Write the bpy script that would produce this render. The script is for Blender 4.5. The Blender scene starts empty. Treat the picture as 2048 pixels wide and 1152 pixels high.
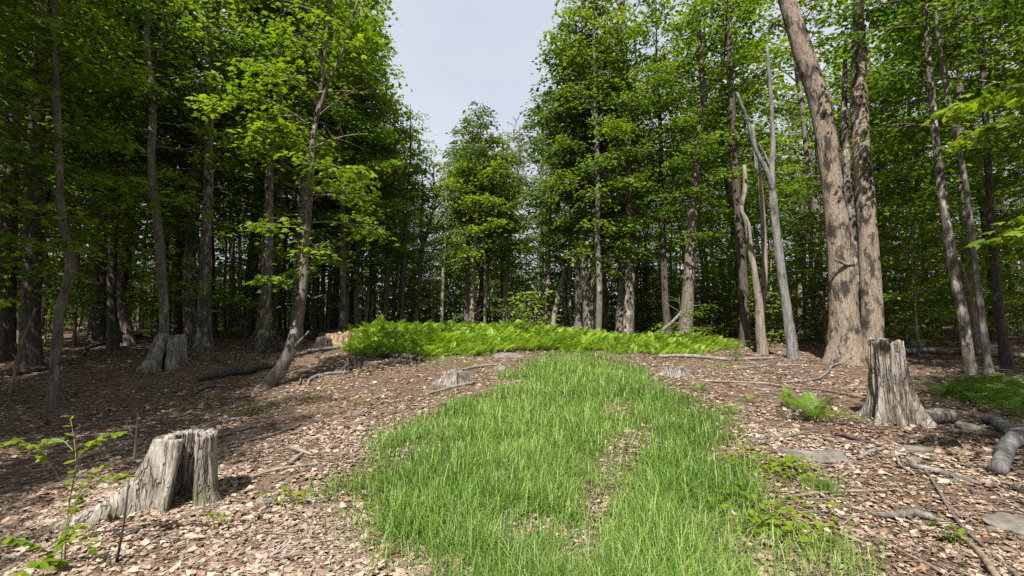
import bpy, math, random
import numpy as np
from mathutils import Vector, Matrix
random.seed(7)
RNG = np.random.default_rng(7)
scene = bpy.context.scene
COL = scene.collection

# ------------------------------------------------------------------ camera
F = 950.0                      # focal length in pixels of a 2048 px wide frame
PITCH = math.radians(4.0)
CAMZ = 1.6
cam_d = bpy.data.cameras.new('camera')
cam_d.sensor_width = 36.0
cam_d.lens = 36.0 * F / 2048.0
cam_d.clip_start = 0.05
cam_d.clip_end = 3000
cam = bpy.data.objects.new('camera', cam_d)
COL.objects.link(cam)
cam.location = (0, 0, CAMZ)
cam.rotation_euler = (math.radians(90) + PITCH, 0, 0)
scene.camera = cam

# ------------------------------------------------------------------ sky, sun, exposure
SUN_EL = math.radians(53)
SUN_V = Vector((-0.28, -0.96, 0)).normalized()      # horizontal direction towards the sun
world = bpy.data.worlds.new('World')
scene.world = world
world.use_nodes = True
wn, wl = world.node_tree.nodes, world.node_tree.links
wn.clear()
w_out = wn.new('ShaderNodeOutputWorld')
w_bg = wn.new('ShaderNodeBackground')
w_sky = wn.new('ShaderNodeTexSky')
w_sky.sky_type = 'NISHITA'
w_sky.sun_disc = False
w_sky.sun_elevation = SUN_EL
w_sky.sun_rotation = math.atan2(SUN_V.x, SUN_V.y)
w_sky.dust_density = 2.0
w_mix = wn.new('ShaderNodeMix'); w_mix.data_type = 'RGBA'
w_noise = wn.new('ShaderNodeTexNoise'); w_noise.inputs['Scale'].default_value = 1.6
w_noise.inputs['Detail'].default_value = 5
w_map = wn.new('ShaderNodeMapping'); w_map.inputs['Scale'].default_value = (1, 1, 2.5)
w_tc = wn.new('ShaderNodeTexCoord')
w_ramp = wn.new('ShaderNodeValToRGB')
w_ramp.color_ramp.elements[0].position = 0.3
w_ramp.color_ramp.elements[0].color = (5.45, 5.85, 6.95, 1)
w_ramp.color_ramp.elements[1].position = 0.75
w_ramp.color_ramp.elements[1].color = (7.1, 7.35, 7.95, 1)
w_mix.inputs[0].default_value = 0.88          # thin even cloud over the blue
wl.new(w_tc.outputs['Generated'], w_map.inputs['Vector'])
wl.new(w_map.outputs['Vector'], w_noise.inputs['Vector'])
wl.new(w_noise.outputs['Fac'], w_ramp.inputs['Fac'])
wl.new(w_sky.outputs['Color'], w_mix.inputs[6])
wl.new(w_ramp.outputs['Color'], w_mix.inputs[7])
wl.new(w_mix.outputs[2], w_bg.inputs['Color'])
w_bg.inputs['Strength'].default_value = 0.060
wl.new(w_bg.outputs['Background'], w_out.inputs['Surface'])

sun_d = bpy.data.lights.new('sun', 'SUN')
sun_d.energy = 5.0
sun_d.angle = math.radians(0.6)
sun_d.color = (1.0, 0.955, 0.88)
sun = bpy.data.objects.new('sun', sun_d)
COL.objects.link(sun)
to_sun = Vector((SUN_V.x * math.cos(SUN_EL), SUN_V.y * math.cos(SUN_EL), math.sin(SUN_EL)))
sun.rotation_euler = to_sun.to_track_quat('Z', 'Y').to_euler()
sun.location = (0, 0, 40)

vs = scene.view_settings
vs.view_transform = 'Standard'
vs.look = 'None'
vs.exposure = 1.0
vs.gamma = 1.0
vs.use_curve_mapping = False
cy = scene.cycles
cy.use_denoising = False
cy.max_bounces = 7
cy.diffuse_bounces = 4
cy.glossy_bounces = 2
cy.transmission_bounces = 4
cy.caustics_reflective = False
cy.caustics_refractive = False

# ------------------------------------------------------------------ small maths
def sstep(a, b, x):
    t = np.clip((np.asarray(x, float) - a) / (b - a), 0, 1)
    return t * t * (3 - 2 * t)

def _hash(i, j, k, s):
    n = (i * 374761393 + j * 668265263 + k * 2147483647 + s * 974634777) & 0xFFFFFFFF
    n = ((n ^ (n >> 13)) * 1274126177) & 0xFFFFFFFF
    n = (n ^ (n >> 16)) & 0xFFFFFFFF
    return n / 4294967295.0

def vnoise(x, y, z=0.0, s=0):
    x, y, z = np.broadcast_arrays(np.asarray(x, float), np.asarray(y, float), np.asarray(z, float))
    i, j, k = np.floor(x).astype(np.int64), np.floor(y).astype(np.int64), np.floor(z).astype(np.int64)
    fx, fy, fz = x - i, y - j, z - k
    fx, fy, fz = fx * fx * (3 - 2 * fx), fy * fy * (3 - 2 * fy), fz * fz * (3 - 2 * fz)
    r = 0
    for a in (0, 1):
        for b in (0, 1):
            for c in (0, 1):
                w = (fx if a else 1 - fx) * (fy if b else 1 - fy) * (fz if c else 1 - fz)
                r = r + w * _hash(i + a, j + b, k + c, s)
    return r * 2 - 1

HY = np.array([-60, -2, 4, 6, 8, 10, 12, 14, 17, 20, 24, 30, 40, 60, 90, 2000.])
HZ = np.array([0, 0, 0.0, .06, .15, .27, .40, .52, .68, .80, .92, 1.02, 1.15, 1.3, 1.4, 1.4])
def height(x, y):
    x = np.asarray(x, float); y = np.asarray(y, float)
    h = (np.interp(y, HY, HZ) + np.interp(y - .8, HY, HZ) + np.interp(y + .8, HY, HZ)) / 3
    near = 1 - sstep(20, 60, np.hypot(x, y))
    h = h - 0.48 * sstep(-2.2, -6.8, x) * (1 - sstep(9, 15, y)) * sstep(-5, 3, y)
    h = h + 0.07 * vnoise(x * .45, y * .45, 0, 3) * near + 0.035 * vnoise(x * 1.3, y * 1.3, 0, 4) * near
    h = h + 0.014 * vnoise(x * 4.2, y * 4.2, 0, 5) * near
    return h

def ray(u, v):
    cx, cyy = (u - 1024) / F, -(v - 576) / F
    d = Vector((cx, math.cos(PITCH) - cyy * math.sin(PITCH), math.sin(PITCH) + cyy * math.cos(PITCH)))
    return d

def at(u, v, Y):
    d = ray(u, v)
    t = Y / d.y
    return np.array([d.x * t, Y, CAMZ + d.z * t])

TS = np.concatenate([np.linspace(1.5, 12, 600), np.linspace(12, 80, 1200)])
def gp(u, v):
    """point of the ground seen at a pixel of the photograph"""
    d = ray(u, v)
    zs = CAMZ + d.z * TS
    hs = height(d.x * TS, d.y * TS)
    w = np.where(zs <= hs)[0]
    t = TS[w[0]] if len(w) else TS[-1]
    return np.array([d.x * t, d.y * t, float(height(d.x * t, d.y * t))])

def proj(p):
    c, s = math.cos(PITCH), math.sin(PITCH)
    y, z = p[1], p[2] - CAMZ
    dep = y * c + z * s
    up = -y * s + z * c
    return 1024 + F * p[0] / dep, 576 - F * up / dep

def catmull(P, n):
    P = np.asarray(P, float)
    if len(P) == 2:
        return P[0] + (P[1] - P[0]) * np.linspace(0, 1, n)[:, None]
    seg = np.linalg.norm(np.diff(P, axis=0), axis=1)
    s = np.concatenate([[0], np.cumsum(seg)])
    M = np.gradient(P, s, axis=0)
    q = np.linspace(0, s[-1], n)
    k = np.clip(np.searchsorted(s, q, side='right') - 1, 0, len(seg) - 1)
    h = seg[k]; t = ((q - s[k]) / h)[:, None]; h = h[:, None]
    return ((2*t**3 - 3*t**2 + 1) * P[k] + (t**3 - 2*t**2 + t) * h * M[k] + (-2*t**3 + 3*t**2) * P[k+1] + (t**3 - t**2) * h * M[k+1])

# ------------------------------------------------------------------ mesh builder
class MB:
    def __init__(s):
        s.v, s.t, s.q, s.tm, s.qm, s.tt, s.qt, s.n = [], [], [], [], [], [], [], 0
        s.ts, s.qs = [], []
    def add(s, v, tris=None, quads=None, mat=0, tint=0.5, smooth=True):
        v = np.asarray(v, float).reshape(-1, 3)
        if tris is not None and len(tris):
            tris = np.asarray(tris, np.int64); s.t.append(tris + s.n)
            s.tm.append(np.full(len(tris), mat)); s.ts.append(np.full(len(tris), smooth))
            s.tt.append(np.broadcast_to(np.asarray(tint, float), (len(tris),)))
        if quads is not None and len(quads):
            quads = np.asarray(quads, np.int64); s.q.append(quads + s.n)
            s.qm.append(np.full(len(quads), mat)); s.qs.append(np.full(len(quads), smooth))
            s.qt.append(np.broadcast_to(np.asarray(tint, float), (len(quads),)))
        s.v.append(v); s.n += len(v)
    def mesh(s, name, mats):
        me = bpy.data.meshes.new(name)
        V = np.concatenate(s.v)
        T = np.concatenate(s.t) if s.t else np.zeros((0, 3), np.int64)
        Q = np.concatenate(s.q) if s.q else np.zeros((0, 4), np.int64)
        nf = len(T) + len(Q)
        me.vertices.add(len(V)); me.vertices.foreach_set('co', V.astype(np.float32).ravel())
        li = np.concatenate([T.ravel(), Q.ravel()])
        me.loops.add(len(li)); me.loops.foreach_set('vertex_index', li.astype(np.int32))
        ls = np.concatenate([np.arange(len(T)) * 3, len(T) * 3 + np.arange(len(Q)) * 4])
        me.polygons.add(nf); me.polygons.foreach_set('loop_start', ls.astype(np.int32))
        me.polygons.foreach_set('material_index', np.concatenate(s.tm + s.qm).astype(np.int32))
        me.polygons.foreach_set('use_smooth', np.concatenate(s.ts + s.qs).astype(bool))
        a = me.attributes.new('tint', 'FLOAT', 'FACE')
        a.data.foreach_set('value', np.concatenate(s.tt + s.qt).astype(np.float32))
        for m in mats: me.materials.append(m)
        me.update(calc_edges=True)
        return me

def link(name, me, parent=None, loc=None, label=None, cat=None, group=None, kind=None):
    o = bpy.data.objects.new(name, me)
    COL.objects.link(o)
    if parent: o.parent = parent
    if loc is not None: o.location = loc
    tag(o, label, cat, group, kind)
    return o

def tag(o, label=None, cat=None, group=None, kind=None):
    if label: o['label'] = label
    if cat: o['category'] = cat
    if group: o['group'] = group
    if kind: o['kind'] = kind

def tube_data(P, R, sides=10, amp=0.0, seed=0, flare=0.0, fz=0.3, lobes=5, rough=0.0, cap=True, kz=1.2):
    P = np.asarray(P, float); R = np.asarray(R, float)
    n = len(P)
    T = np.gradient(P, axis=0); T /= np.linalg.norm(T, axis=1)[:, None] + 1e-9
    ref = np.array([0, 1, 0.]) if abs(np.mean(T[:, 1])) < .8 else np.array([0, 0, 1.])
    if abs(np.mean(T[:, 2])) < .5: ref = np.array([0, 0, 1.])
    U = np.cross(T, ref); U /= np.linalg.norm(U, axis=1)[:, None] + 1e-9
    W = np.cross(T, U)
    th = np.linspace(0, 2*np.pi, sides, endpoint=False)
    rr = np.repeat(R[:, None], sides, 1)
    s = np.concatenate([[0], np.cumsum(np.linalg.norm(np.diff(P, axis=0), axis=1))])
    if amp:
        rr = rr * (1 + amp * vnoise(np.cos(th)[None] * 1.6 + seed * 7.1, np.sin(th)[None] * 1.6, s[:, None] * kz, seed)
                   + .5 * amp * vnoise(np.cos(th)[None] * 4 + seed, np.sin(th)[None] * 4, s[:, None] * kz * 2.2, seed + 1))
    if rough:
        rr = rr * (1 + rough * vnoise(np.cos(th)[None] * 9 + seed, np.sin(th)[None] * 9, s[:, None] * 5, seed + 2))
    if flare:
        ph = seed * 1.7
        lob = 1 + .55 * np.cos(lobes * th + ph)[None] + .25 * np.cos((lobes - 2) * th + ph * 2)[None]
        rr = rr * (1 + flare * np.exp(-np.maximum(s - .25, 0) / fz)[:, None] * lob)
    V = P[:, None] + rr[..., None] * (np.cos(th)[None, :, None] * U[:, None] + np.sin(th)[None, :, None] * W[:, None])
    idx = np.arange(n * sides).reshape(n, sides)
    a = idx[:-1]; b = np.roll(idx, -1, 1)[:-1]; c = np.roll(idx, -1, 1)[1:]; d = idx[1:]
    Q = np.stack([a, b, c, d], -1).reshape(-1, 4)[:, ::-1]
    V = V.reshape(-1, 3); tris = []
    if cap:
        V = np.concatenate([V, P[:1], P[-1:]])
        k0, k1 = n * sides, n * sides + 1
        for i in range(sides):
            j = (i + 1) % sides
            tris.append((k0, idx[0, i], idx[0, j])); tris.append((k1, idx[-1, j], idx[-1, i]))
    return V, (np.array(tris) if tris else None), Q

def add_tube(mb, P, R, mat=0, tint=.5, **k):
    V, T, Q = tube_data(P, R, **k)
    mb.add(V, T, Q, mat, tint)

# ------------------------------------------------------------------ materials
class NT:
    def __init__(s, name):
        s.m = bpy.data.materials.new(name); s.m.use_nodes = True
        s.n = s.m.node_tree.nodes; s.l = s.m.node_tree.links; s.n.clear()
        s.out = s.n.new('ShaderNodeOutputMaterial')
    def node(s, t, ins=None, **props):
        x = s.n.new(t)
        for k, v in props.items(): setattr(x, k, v)
        for k, v in (ins or {}).items():
            if isinstance(v, bpy.types.NodeSocket): s.l.new(v, x.inputs[k])
            else: x.inputs[k].default_value = v
        return x
    def ramp(s, fac, stops, interp='LINEAR'):
        r = s.n.new('ShaderNodeValToRGB'); cr = r.color_ramp; cr.interpolation = interp
        while len(cr.elements) < len(stops): cr.elements.new(.5)
        for e, (p, c) in zip(cr.elements, stops):
            e.position = p; e.color = (*c, 1) if len(c) == 3 else c
        s.l.new(fac, r.inputs['Fac']); return r.outputs['Color']
    def mix(s, f, a, b, blend='MIX'):
        x = s.n.new('ShaderNodeMix'); x.data_type = 'RGBA'; x.blend_type = blend
        for k, v in ((0, f), (6, a), (7, b)):
            if isinstance(v, bpy.types.NodeSocket): s.l.new(v, x.inputs[k])
            else: x.inputs[k].default_value = v if k == 0 else (*v, 1)
        return x.outputs[2]
    def noise(s, vec, scale, detail=4, rough=.55):
        return s.node('ShaderNodeTexNoise', {'Vector': vec, 'Scale': scale, 'Detail': detail, 'Roughness': rough}).outputs['Fac']
    def objvec(s, scale=(1, 1, 1), rnd=True):
        tc = s.n.new('ShaderNodeTexCoord'); v = tc.outputs['Object']
        if rnd:
            oi = s.n.new('ShaderNodeObjectInfo')
            m = s.node('ShaderNodeMath', {0: oi.outputs['Random'], 1: 37.0}, operation='MULTIPLY')
            v = s.node('ShaderNodeVectorMath', {0: v, 1: m.outputs[0]}, operation='ADD').outputs[0]
        return s.node('ShaderNodeMapping', {'Vector': v, 'Scale': scale}).outputs[0]

def mk_bark(name, dark, light, pale=None, pale_at=.62, ridge=9.0, bump=.5, moss=0.0, patch_scale=3.0, rough=.9, fine=None):
    t = NT(name)
    v1 = t.objvec((1, 1, .16)); v2 = t.objvec((1, 1, .5)); v3 = t.objvec((1, 1, 1))
    rid = t.noise(v1, ridge * 2.2, 6, .65)
    col = t.ramp(rid, [(.32, dark), (.66, light)])
    if pale is not None:
        pn = t.noise(v2, patch_scale, 7, .68)
        f = t.ramp(pn, [(pale_at - .05, (0, 0, 0)), (pale_at + .04, (1, 1, 1))])
        col = t.mix(f, col, t.mix(rid, tuple(c * .8 for c in pale), tuple(c * 1.15 for c in pale)))
    if fine is not None:
        sp = t.noise(v3, 38, 3, .6)
        f2 = t.ramp(sp, [(.5, (0, 0, 0)), (.62, (.75, .75, .75))])
        col = t.mix(f2, col, fine)
    if moss:
        mn = t.noise(v3, 1.7, 5, .6)
        f = t.ramp(mn, [(.72 - moss, (0, 0, 0)), (.86 - moss, (.8, .8, .8))])
        col = t.mix(f, col, (.055, .075, .025))
    b = t.node('ShaderNodeBump', {'Height': rid, 'Strength': bump, 'Distance': .08})
    p = t.node('ShaderNodeBsdfPrincipled', {'Base Color': col, 'Roughness': rough, 'Normal': b.outputs[0]})
    p.inputs['Specular IOR Level'].default_value = .15
    t.l.new(p.outputs[0], t.out.inputs[0])
    return t.m

def mk_leaf(name, stops, trans=.46, tr_mul=(1.6, 1.55, .55), rough=.5, spec=.3, obj_rnd=.35):
    t = NT(name)
    at_ = t.node('ShaderNodeAttribute', attribute_name='tint')
    oi = t.n.new('ShaderNodeObjectInfo')
    r = t.node('ShaderNodeMath', {0: oi.outputs['Random'], 1: -.5}, operation='ADD')
    r = t.node('ShaderNodeMath', {0: r.outputs[0], 1: obj_rnd, 2: at_.outputs['Fac']}, operation='MULTIPLY_ADD')
    col = t.ramp(r.outputs[0], stops)
    p = t.node('ShaderNodeBsdfPrincipled', {'Base Color': col, 'Roughness': rough})
    p.inputs['Specular IOR Level'].default_value = spec
    tc = t.mix(1.0, col, tr_mul, 'MULTIPLY')
    tr = t.node('ShaderNodeBsdfTranslucent', {'Color': tc})
    ms = t.node('ShaderNodeMixShader', {0: trans, 1: p.outputs[0], 2: tr.outputs[0]})
    t.l.new(ms.outputs[0], t.out.inputs[0])
    return t.m

BARK = {
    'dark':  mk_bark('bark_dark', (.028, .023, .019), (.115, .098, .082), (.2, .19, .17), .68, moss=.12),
    'grey':  mk_bark('bark_grey', (.06, .053, .045), (.2, .178, .152), (.3, .285, .255), .62, moss=.08),
    'tan':   mk_bark('bark_tan', (.11, .085, .06), (.29, .23, .17), (.36, .33, .29), .66, ridge=7, bump=.3, moss=.03),
    'pale':  mk_bark('bark_pale', (.1232, .1038, .0845), (.2728, .2376, .1980), (.0616, .0528, .0440), .6, ridge=5, bump=.3, patch_scale=5),
    'ash':   mk_bark('bark_ash', (.21, .168, .128), (.375, .305, .236), (.046, .041, .036), .535, ridge=11, bump=1.0, patch_scale=3.6, fine=(.1092, .0857, .0672)),
    'dead':  mk_bark('wood_dead', (.0748, .0704, .0686), (.2464, .2358, .2288), (.0616, .0563, .0528), .58, ridge=7, bump=.45, patch_scale=3.5),
    'rust':  mk_bark('bark_rust', (.07, .055, .043), (.21, .175, .14), (.28, .25, .21), .66, moss=.03),
    'shag':  mk_bark('bark_shaggy', (.04, .033, .027), (.17, .145, .12), (.34, .31, .27), .56, ridge=7, bump=.9, patch_scale=6, moss=.05),
}
M_leaf = mk_leaf('leaf_maple', [(0, (.0286, .0682, .0132)), (.4, (.0825, .1628, .0176)), (.75, (.1485, .2255, .0198)), (1, (.2200, .2750, .0220))])
M_leaf_dk = mk_leaf('leaf_oak', [(0, (.025, .052, .016)), (.5, (.06, .108, .03)), (1, (.105, .16, .05))], trans=.35)
M_leaf_yl = mk_leaf('leaf_maple_young_and_sunlit', [(0, (.0636, .1251, .0127)), (.5, (.1378, .2173, .0148)), (1, (.2279, .2968, .0233))], trans=.48)  # young green; also a brightened sunlit tone painted on clearing-edge crowns and boughs
M_grass = mk_leaf('grass_blade', [(0, (.05, .11, .018)), (.45, (.14, .252, .04)), (.75, (.25, .375, .08)), (.9, (.34, .42, .15)), (1, (.42, .38, .21))], trans=.42, tr_mul=(1.25, 1.35, .75), rough=.42, spec=.35, obj_rnd=0)
M_fern = mk_leaf('fern_frond_green', [(0, (.11, .195, .02)), (.5, (.235, .355, .035)), (1, (.35, .47, .07))], trans=.45, tr_mul=(1.35, 1.35, .6), obj_rnd=.1)
M_fern_dk = mk_leaf('fern_frond_dark', [(0, (.035, .08, .018)), (.5, (.06, .125, .025)), (1, (.1, .175, .035))], trans=.4, obj_rnd=.1)
M_fern_mid = mk_leaf('fern_frond_mid', [(0, (.07, .14, .02)), (.5, (.13, .225, .03)), (1, (.2, .3, .045))], trans=.42, obj_rnd=.4)
M_litter = mk_leaf('dead_leaf', [(0, (.0660, .0440, .0317)), (.3, (.19, .13, .092)), (.55, (.325, .238, .174)), (.8, (.45, .36, .28)), (.93, (.4928, .4224, .3432)), (.97, (.3344, .1496, .0704)), (1, (.3168, .1232, .0528))], trans=.12, tr_mul=(.8800, .7920, .7040), rough=.65, spec=.25, obj_rnd=0)

def mk_ground():
    t = NT('leaf_litter_soil')
    tc = t.n.new('ShaderNodeTexCoord'); v = tc.outputs['Object']
    big = t.noise(v, .5, 4); mid = t.noise(v, 3.5, 6, .65)
    vo = t.node('ShaderNodeTexVoronoi', {'Vector': t.node('ShaderNodeVectorMath', {0: v, 1: t.node('ShaderNodeTexNoise', {'Vector': v, 'Scale': 9.0}).outputs['Color']}, operation='ADD').outputs[0], 'Scale': 15.0})
    cell = t.ramp(vo.outputs['Color'], [(0, (.06, .038, .025)), (.4, (.15, .095, .064)), (.7, (.25, .17, .118)), (1, (.34, .25, .18))])
    soil = t.ramp(mid, [(.3, (.05, .034, .023)), (.7, (.15, .105, .075))])
    f = t.ramp(big, [(.35, (.35, .35, .35)), (.6, (.9, .9, .9))])
    col = t.mix(f, soil, cell)
    hh = t.node('ShaderNodeMath', {0: vo.outputs['Distance'], 1: mid}, operation='ADD')
    b = t.node('ShaderNodeBump', {'Height': hh.outputs[0], 'Strength': .7, 'Distance': .04})
    p = t.node('ShaderNodeBsdfPrincipled', {'Base Color': col, 'Roughness': .95, 'Normal': b.outputs[0]})
    p.inputs['Specular IOR Level'].default_value = .1
    t.l.new(p.outputs[0], t.out.inputs[0]); return t.m
M_ground = mk_ground()

def mk_stump(name, dark, light, stain, moss=0.0):
    t = NT(name)
    v0 = t.objvec((1, 1, 1), rnd=False)
    wob = t.node('ShaderNodeTexNoise', {'Vector': v0, 'Scale': 3.5, 'Detail': 3.0}).outputs['Color']
    wv = t.node('ShaderNodeVectorMath', {0: wob, 1: (.09, .09, .5)}, operation='MULTIPLY').outputs[0]
    vw = t.node('ShaderNodeVectorMath', {0: v0, 1: wv}, operation='ADD').outputs[0]
    v1 = t.node('ShaderNodeMapping', {'Vector': vw, 'Scale': (1, 1, .12)}).outputs[0]; v3 = t.objvec((1, 1, .45), rnd=False)
    rid = t.noise(v1, 26, 6, .6)
    rid2 = t.noise(v1, 70, 3, .6)
    col = t.ramp(rid, [(.32, dark), (.5, tuple((a + b) / 2 for a, b in zip(dark, light))), (.68, light)])
    cr = t.noise(v1, 15, 2, .5)
    col = t.mix(t.ramp(cr, [(.47, (0, 0, 0)), (.5, (.8, .8, .8)), (.53, (0, 0, 0))]), col, tuple(c * .35 for c in dark))
    st = t.noise(v3, 4.2, 5, .6)
    col = t.mix(t.ramp(st, [(.5, (0, 0, 0)), (.66, (.85, .85, .85))]), col, stain)
    if moss:
        z = t.node('ShaderNodeSeparateXYZ', {0: t.objvec(rnd=False)}).outputs[2]
        mm = t.node('ShaderNodeMath', {0: t.noise(v3, 7, 4), 1: t.node('ShaderNodeMath', {0: z, 1: -.55}, operation='MULTIPLY').outputs[0]}, operation='ADD')
        col = t.mix(t.ramp(mm.outputs[0], [(.46 - moss * .2, (0, 0, 0)), (.62 - moss * .2, (.7, .7, .7))]), col, (.10, .105, .04))
    crb = t.ramp(cr, [(.46, (1, 1, 1)), (.5, (0, 0, 0)), (.54, (1, 1, 1))])
    rid = t.node('ShaderNodeMath', {0: rid, 1: crb}, operation='ADD').outputs[0]
    hh = t.node('ShaderNodeMath', {0: rid, 1: rid2}, operation='ADD')
    b = t.node('ShaderNodeBump', {'Height': hh.outputs[0], 'Strength': .75, 'Distance': .03})
    p = t.node('ShaderNodeBsdfPrincipled', {'Base Color': col, 'Roughness': .88, 'Normal': b.outputs[0]})
    p.inputs['Specular IOR Level'].default_value = .15
    t.l.new(p.outputs[0], t.out.inputs[0]); return t.m
M_stump = mk_stump('stump_wood_grey', (.1350, .1170, .0972), (.4860, .4365, .3825), (.1170, .1008, .0828), moss=.12)
M_stump2 = mk_stump('stump_wood_brown', (.0968, .0836, .0686), (.4048, .3608, .3080), (.0880, .0686, .0528))
M_stump_dk = mk_stump('stump_wood_dark', (.03, .024, .02), (.13, .11, .09), (.04, .03, .022))
M_rot = mk_stump('stump_wood_red', (.2, .12, .07), (.5, .36, .24), (.13, .08, .05))

def mk_stone():
    t = NT('stone')
    v = t.objvec(); n1 = t.noise(v, 6, 8, .65); n2 = t.noise(v, 2.2, 4)
    col = t.ramp(n1, [(.3, (.06, .052, .044)), (.7, (.235, .212, .182))])
    col = t.mix(t.ramp(n2, [(.52, (0, 0, 0)), (.66, (.7, .7, .7))]), col, (.09, .08, .05))
    b = t.node('ShaderNodeBump', {'Height': n1, 'Strength': .9, 'Distance': .03})
    p = t.node('ShaderNodeBsdfPrincipled', {'Base Color': col, 'Roughness': .9, 'Normal': b.outputs[0]})
    t.l.new(p.outputs[0], t.out.inputs[0]); return t.m
M_stone = mk_stone()

# ------------------------------------------------------------------ ground
def axis(lo, hi, step, far, growth=1.28):
    a = list(np.arange(lo, hi + 1e-6, step)); s = step
    while a[-1] < far: s *= growth; a.append(a[-1] + s)
    s = step
    while a[0] > -far: s *= growth; a.insert(0, a[0] - s)
    return np.array(a)
gx, gy = axis(-12, 13, .12, 900), axis(1.5, 22, .12, 900)
GX, GY = np.meshgrid(gx, gy)
GZ = height(GX, GY)
mb = MB()
idx = np.arange(GX.size).reshape(GX.shape)
mb.add(np.stack([GX, GY, GZ], -1), None, np.stack([idx[:-1, :-1], idx[:-1, 1:], idx[1:, 1:], idx[1:, :-1]], -1).reshape(-1, 4))
link('ground', mb.mesh('ground', [M_ground]), kind='structure')

# ------------------------------------------------------------------ leaf templates
def leaf_kite():
    v = np.array([[0, 0, 0], [-.36, .48, .06], [0, 1, -.04], [.36, .48, .06]])
    return v, np.array([[0, 2, 1], [0, 3, 2]])
def leaf_maple(n=9):
    # five-lobed outline, fan around the middle of the blade
    if n == 9:
        o = [(0, 0), (-.34, .10), (-.56, .46), (-.27, .52), (0, 1.0), (.27, .52), (.56, .46), (.34, .10)]
    else:
        o = [(0, 0), (-.16, -.06), (-.38, .04), (-.30, .16), (-.50, .30), (-.62, .56), (-.42, .52), (-.24, .56), (-.27, .76), (-.10, .80), (0, 1.05),
             (.10, .80), (.27, .76), (.24, .56), (.42, .52), (.62, .56), (.50, .30), (.30, .16), (.38, .04), (.16, -.06)]
    o = np.array(o, float); m = len(o)
    z = -.22 * (o[:, 0] ** 2) * 2 - .10 * (o[:, 1] - .4) ** 2
    v = np.concatenate([np.column_stack([o, z]), [[0, .38, .03]]])
    return v, np.array([[m, (i + 1) % m, i] for i in range(m)])
def leaf_oval(n=5):
    a = np.linspace(0, np.pi, n + 1)
    L = [(-.28 * math.sin(t), .5 - .5 * math.cos(t)) for t in a]
    R_ = [(-x, y) for x, y in L[1:-1]][::-1]
    o = np.array(L + R_); m = len(o)
    v = np.column_stack([o, .1 * np.abs(o[:, 0])])
    v = np.concatenate([v, [[0, .5, -.01]]])
    return v, np.array([[m, (i + 1) % m, i] for i in range(m)])
KITE, MAPLE, MAPLE_HI, OVAL = leaf_kite(), leaf_maple(9), leaf_maple(20), leaf_oval()

def rot_ypr(yaw, pitch, roll):
    """columns: leaf x axis, leaf y axis (towards the tip), normal; arrays (n,3,3)"""
    cyw, syw, cp, sp, cr, sr = np.cos(yaw), np.sin(yaw), np.cos(pitch), np.sin(pitch), np.cos(roll), np.sin(roll)
    fwd = np.stack([cyw * cp, syw * cp, sp], -1)
    side = np.stack([syw, -cyw, np.zeros_like(yaw)], -1)
    up = np.cross(side, fwd)
    s2 = side * cr[:, None] + up * sr[:, None]
    u2 = np.cross(s2, fwd)
    return np.stack([s2, fwd, u2], -1)

def add_leaves(mb, tmpl, pos, yaw, pitch, roll, size, tint, mat):
    v, f = tmpl
    R = rot_ypr(yaw, pitch, roll)
    V = np.einsum('nij,kj->nki', R, v) * np.asarray(size).reshape(-1, 1, 1) + pos[:, None]
    n, k = len(pos), len(v)
    T = (f[None] + (np.arange(n) * k)[:, None, None]).reshape(-1, 3)
    mb.add(V, T, None, mat, np.repeat(tint, len(f)), smooth=False)

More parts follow.
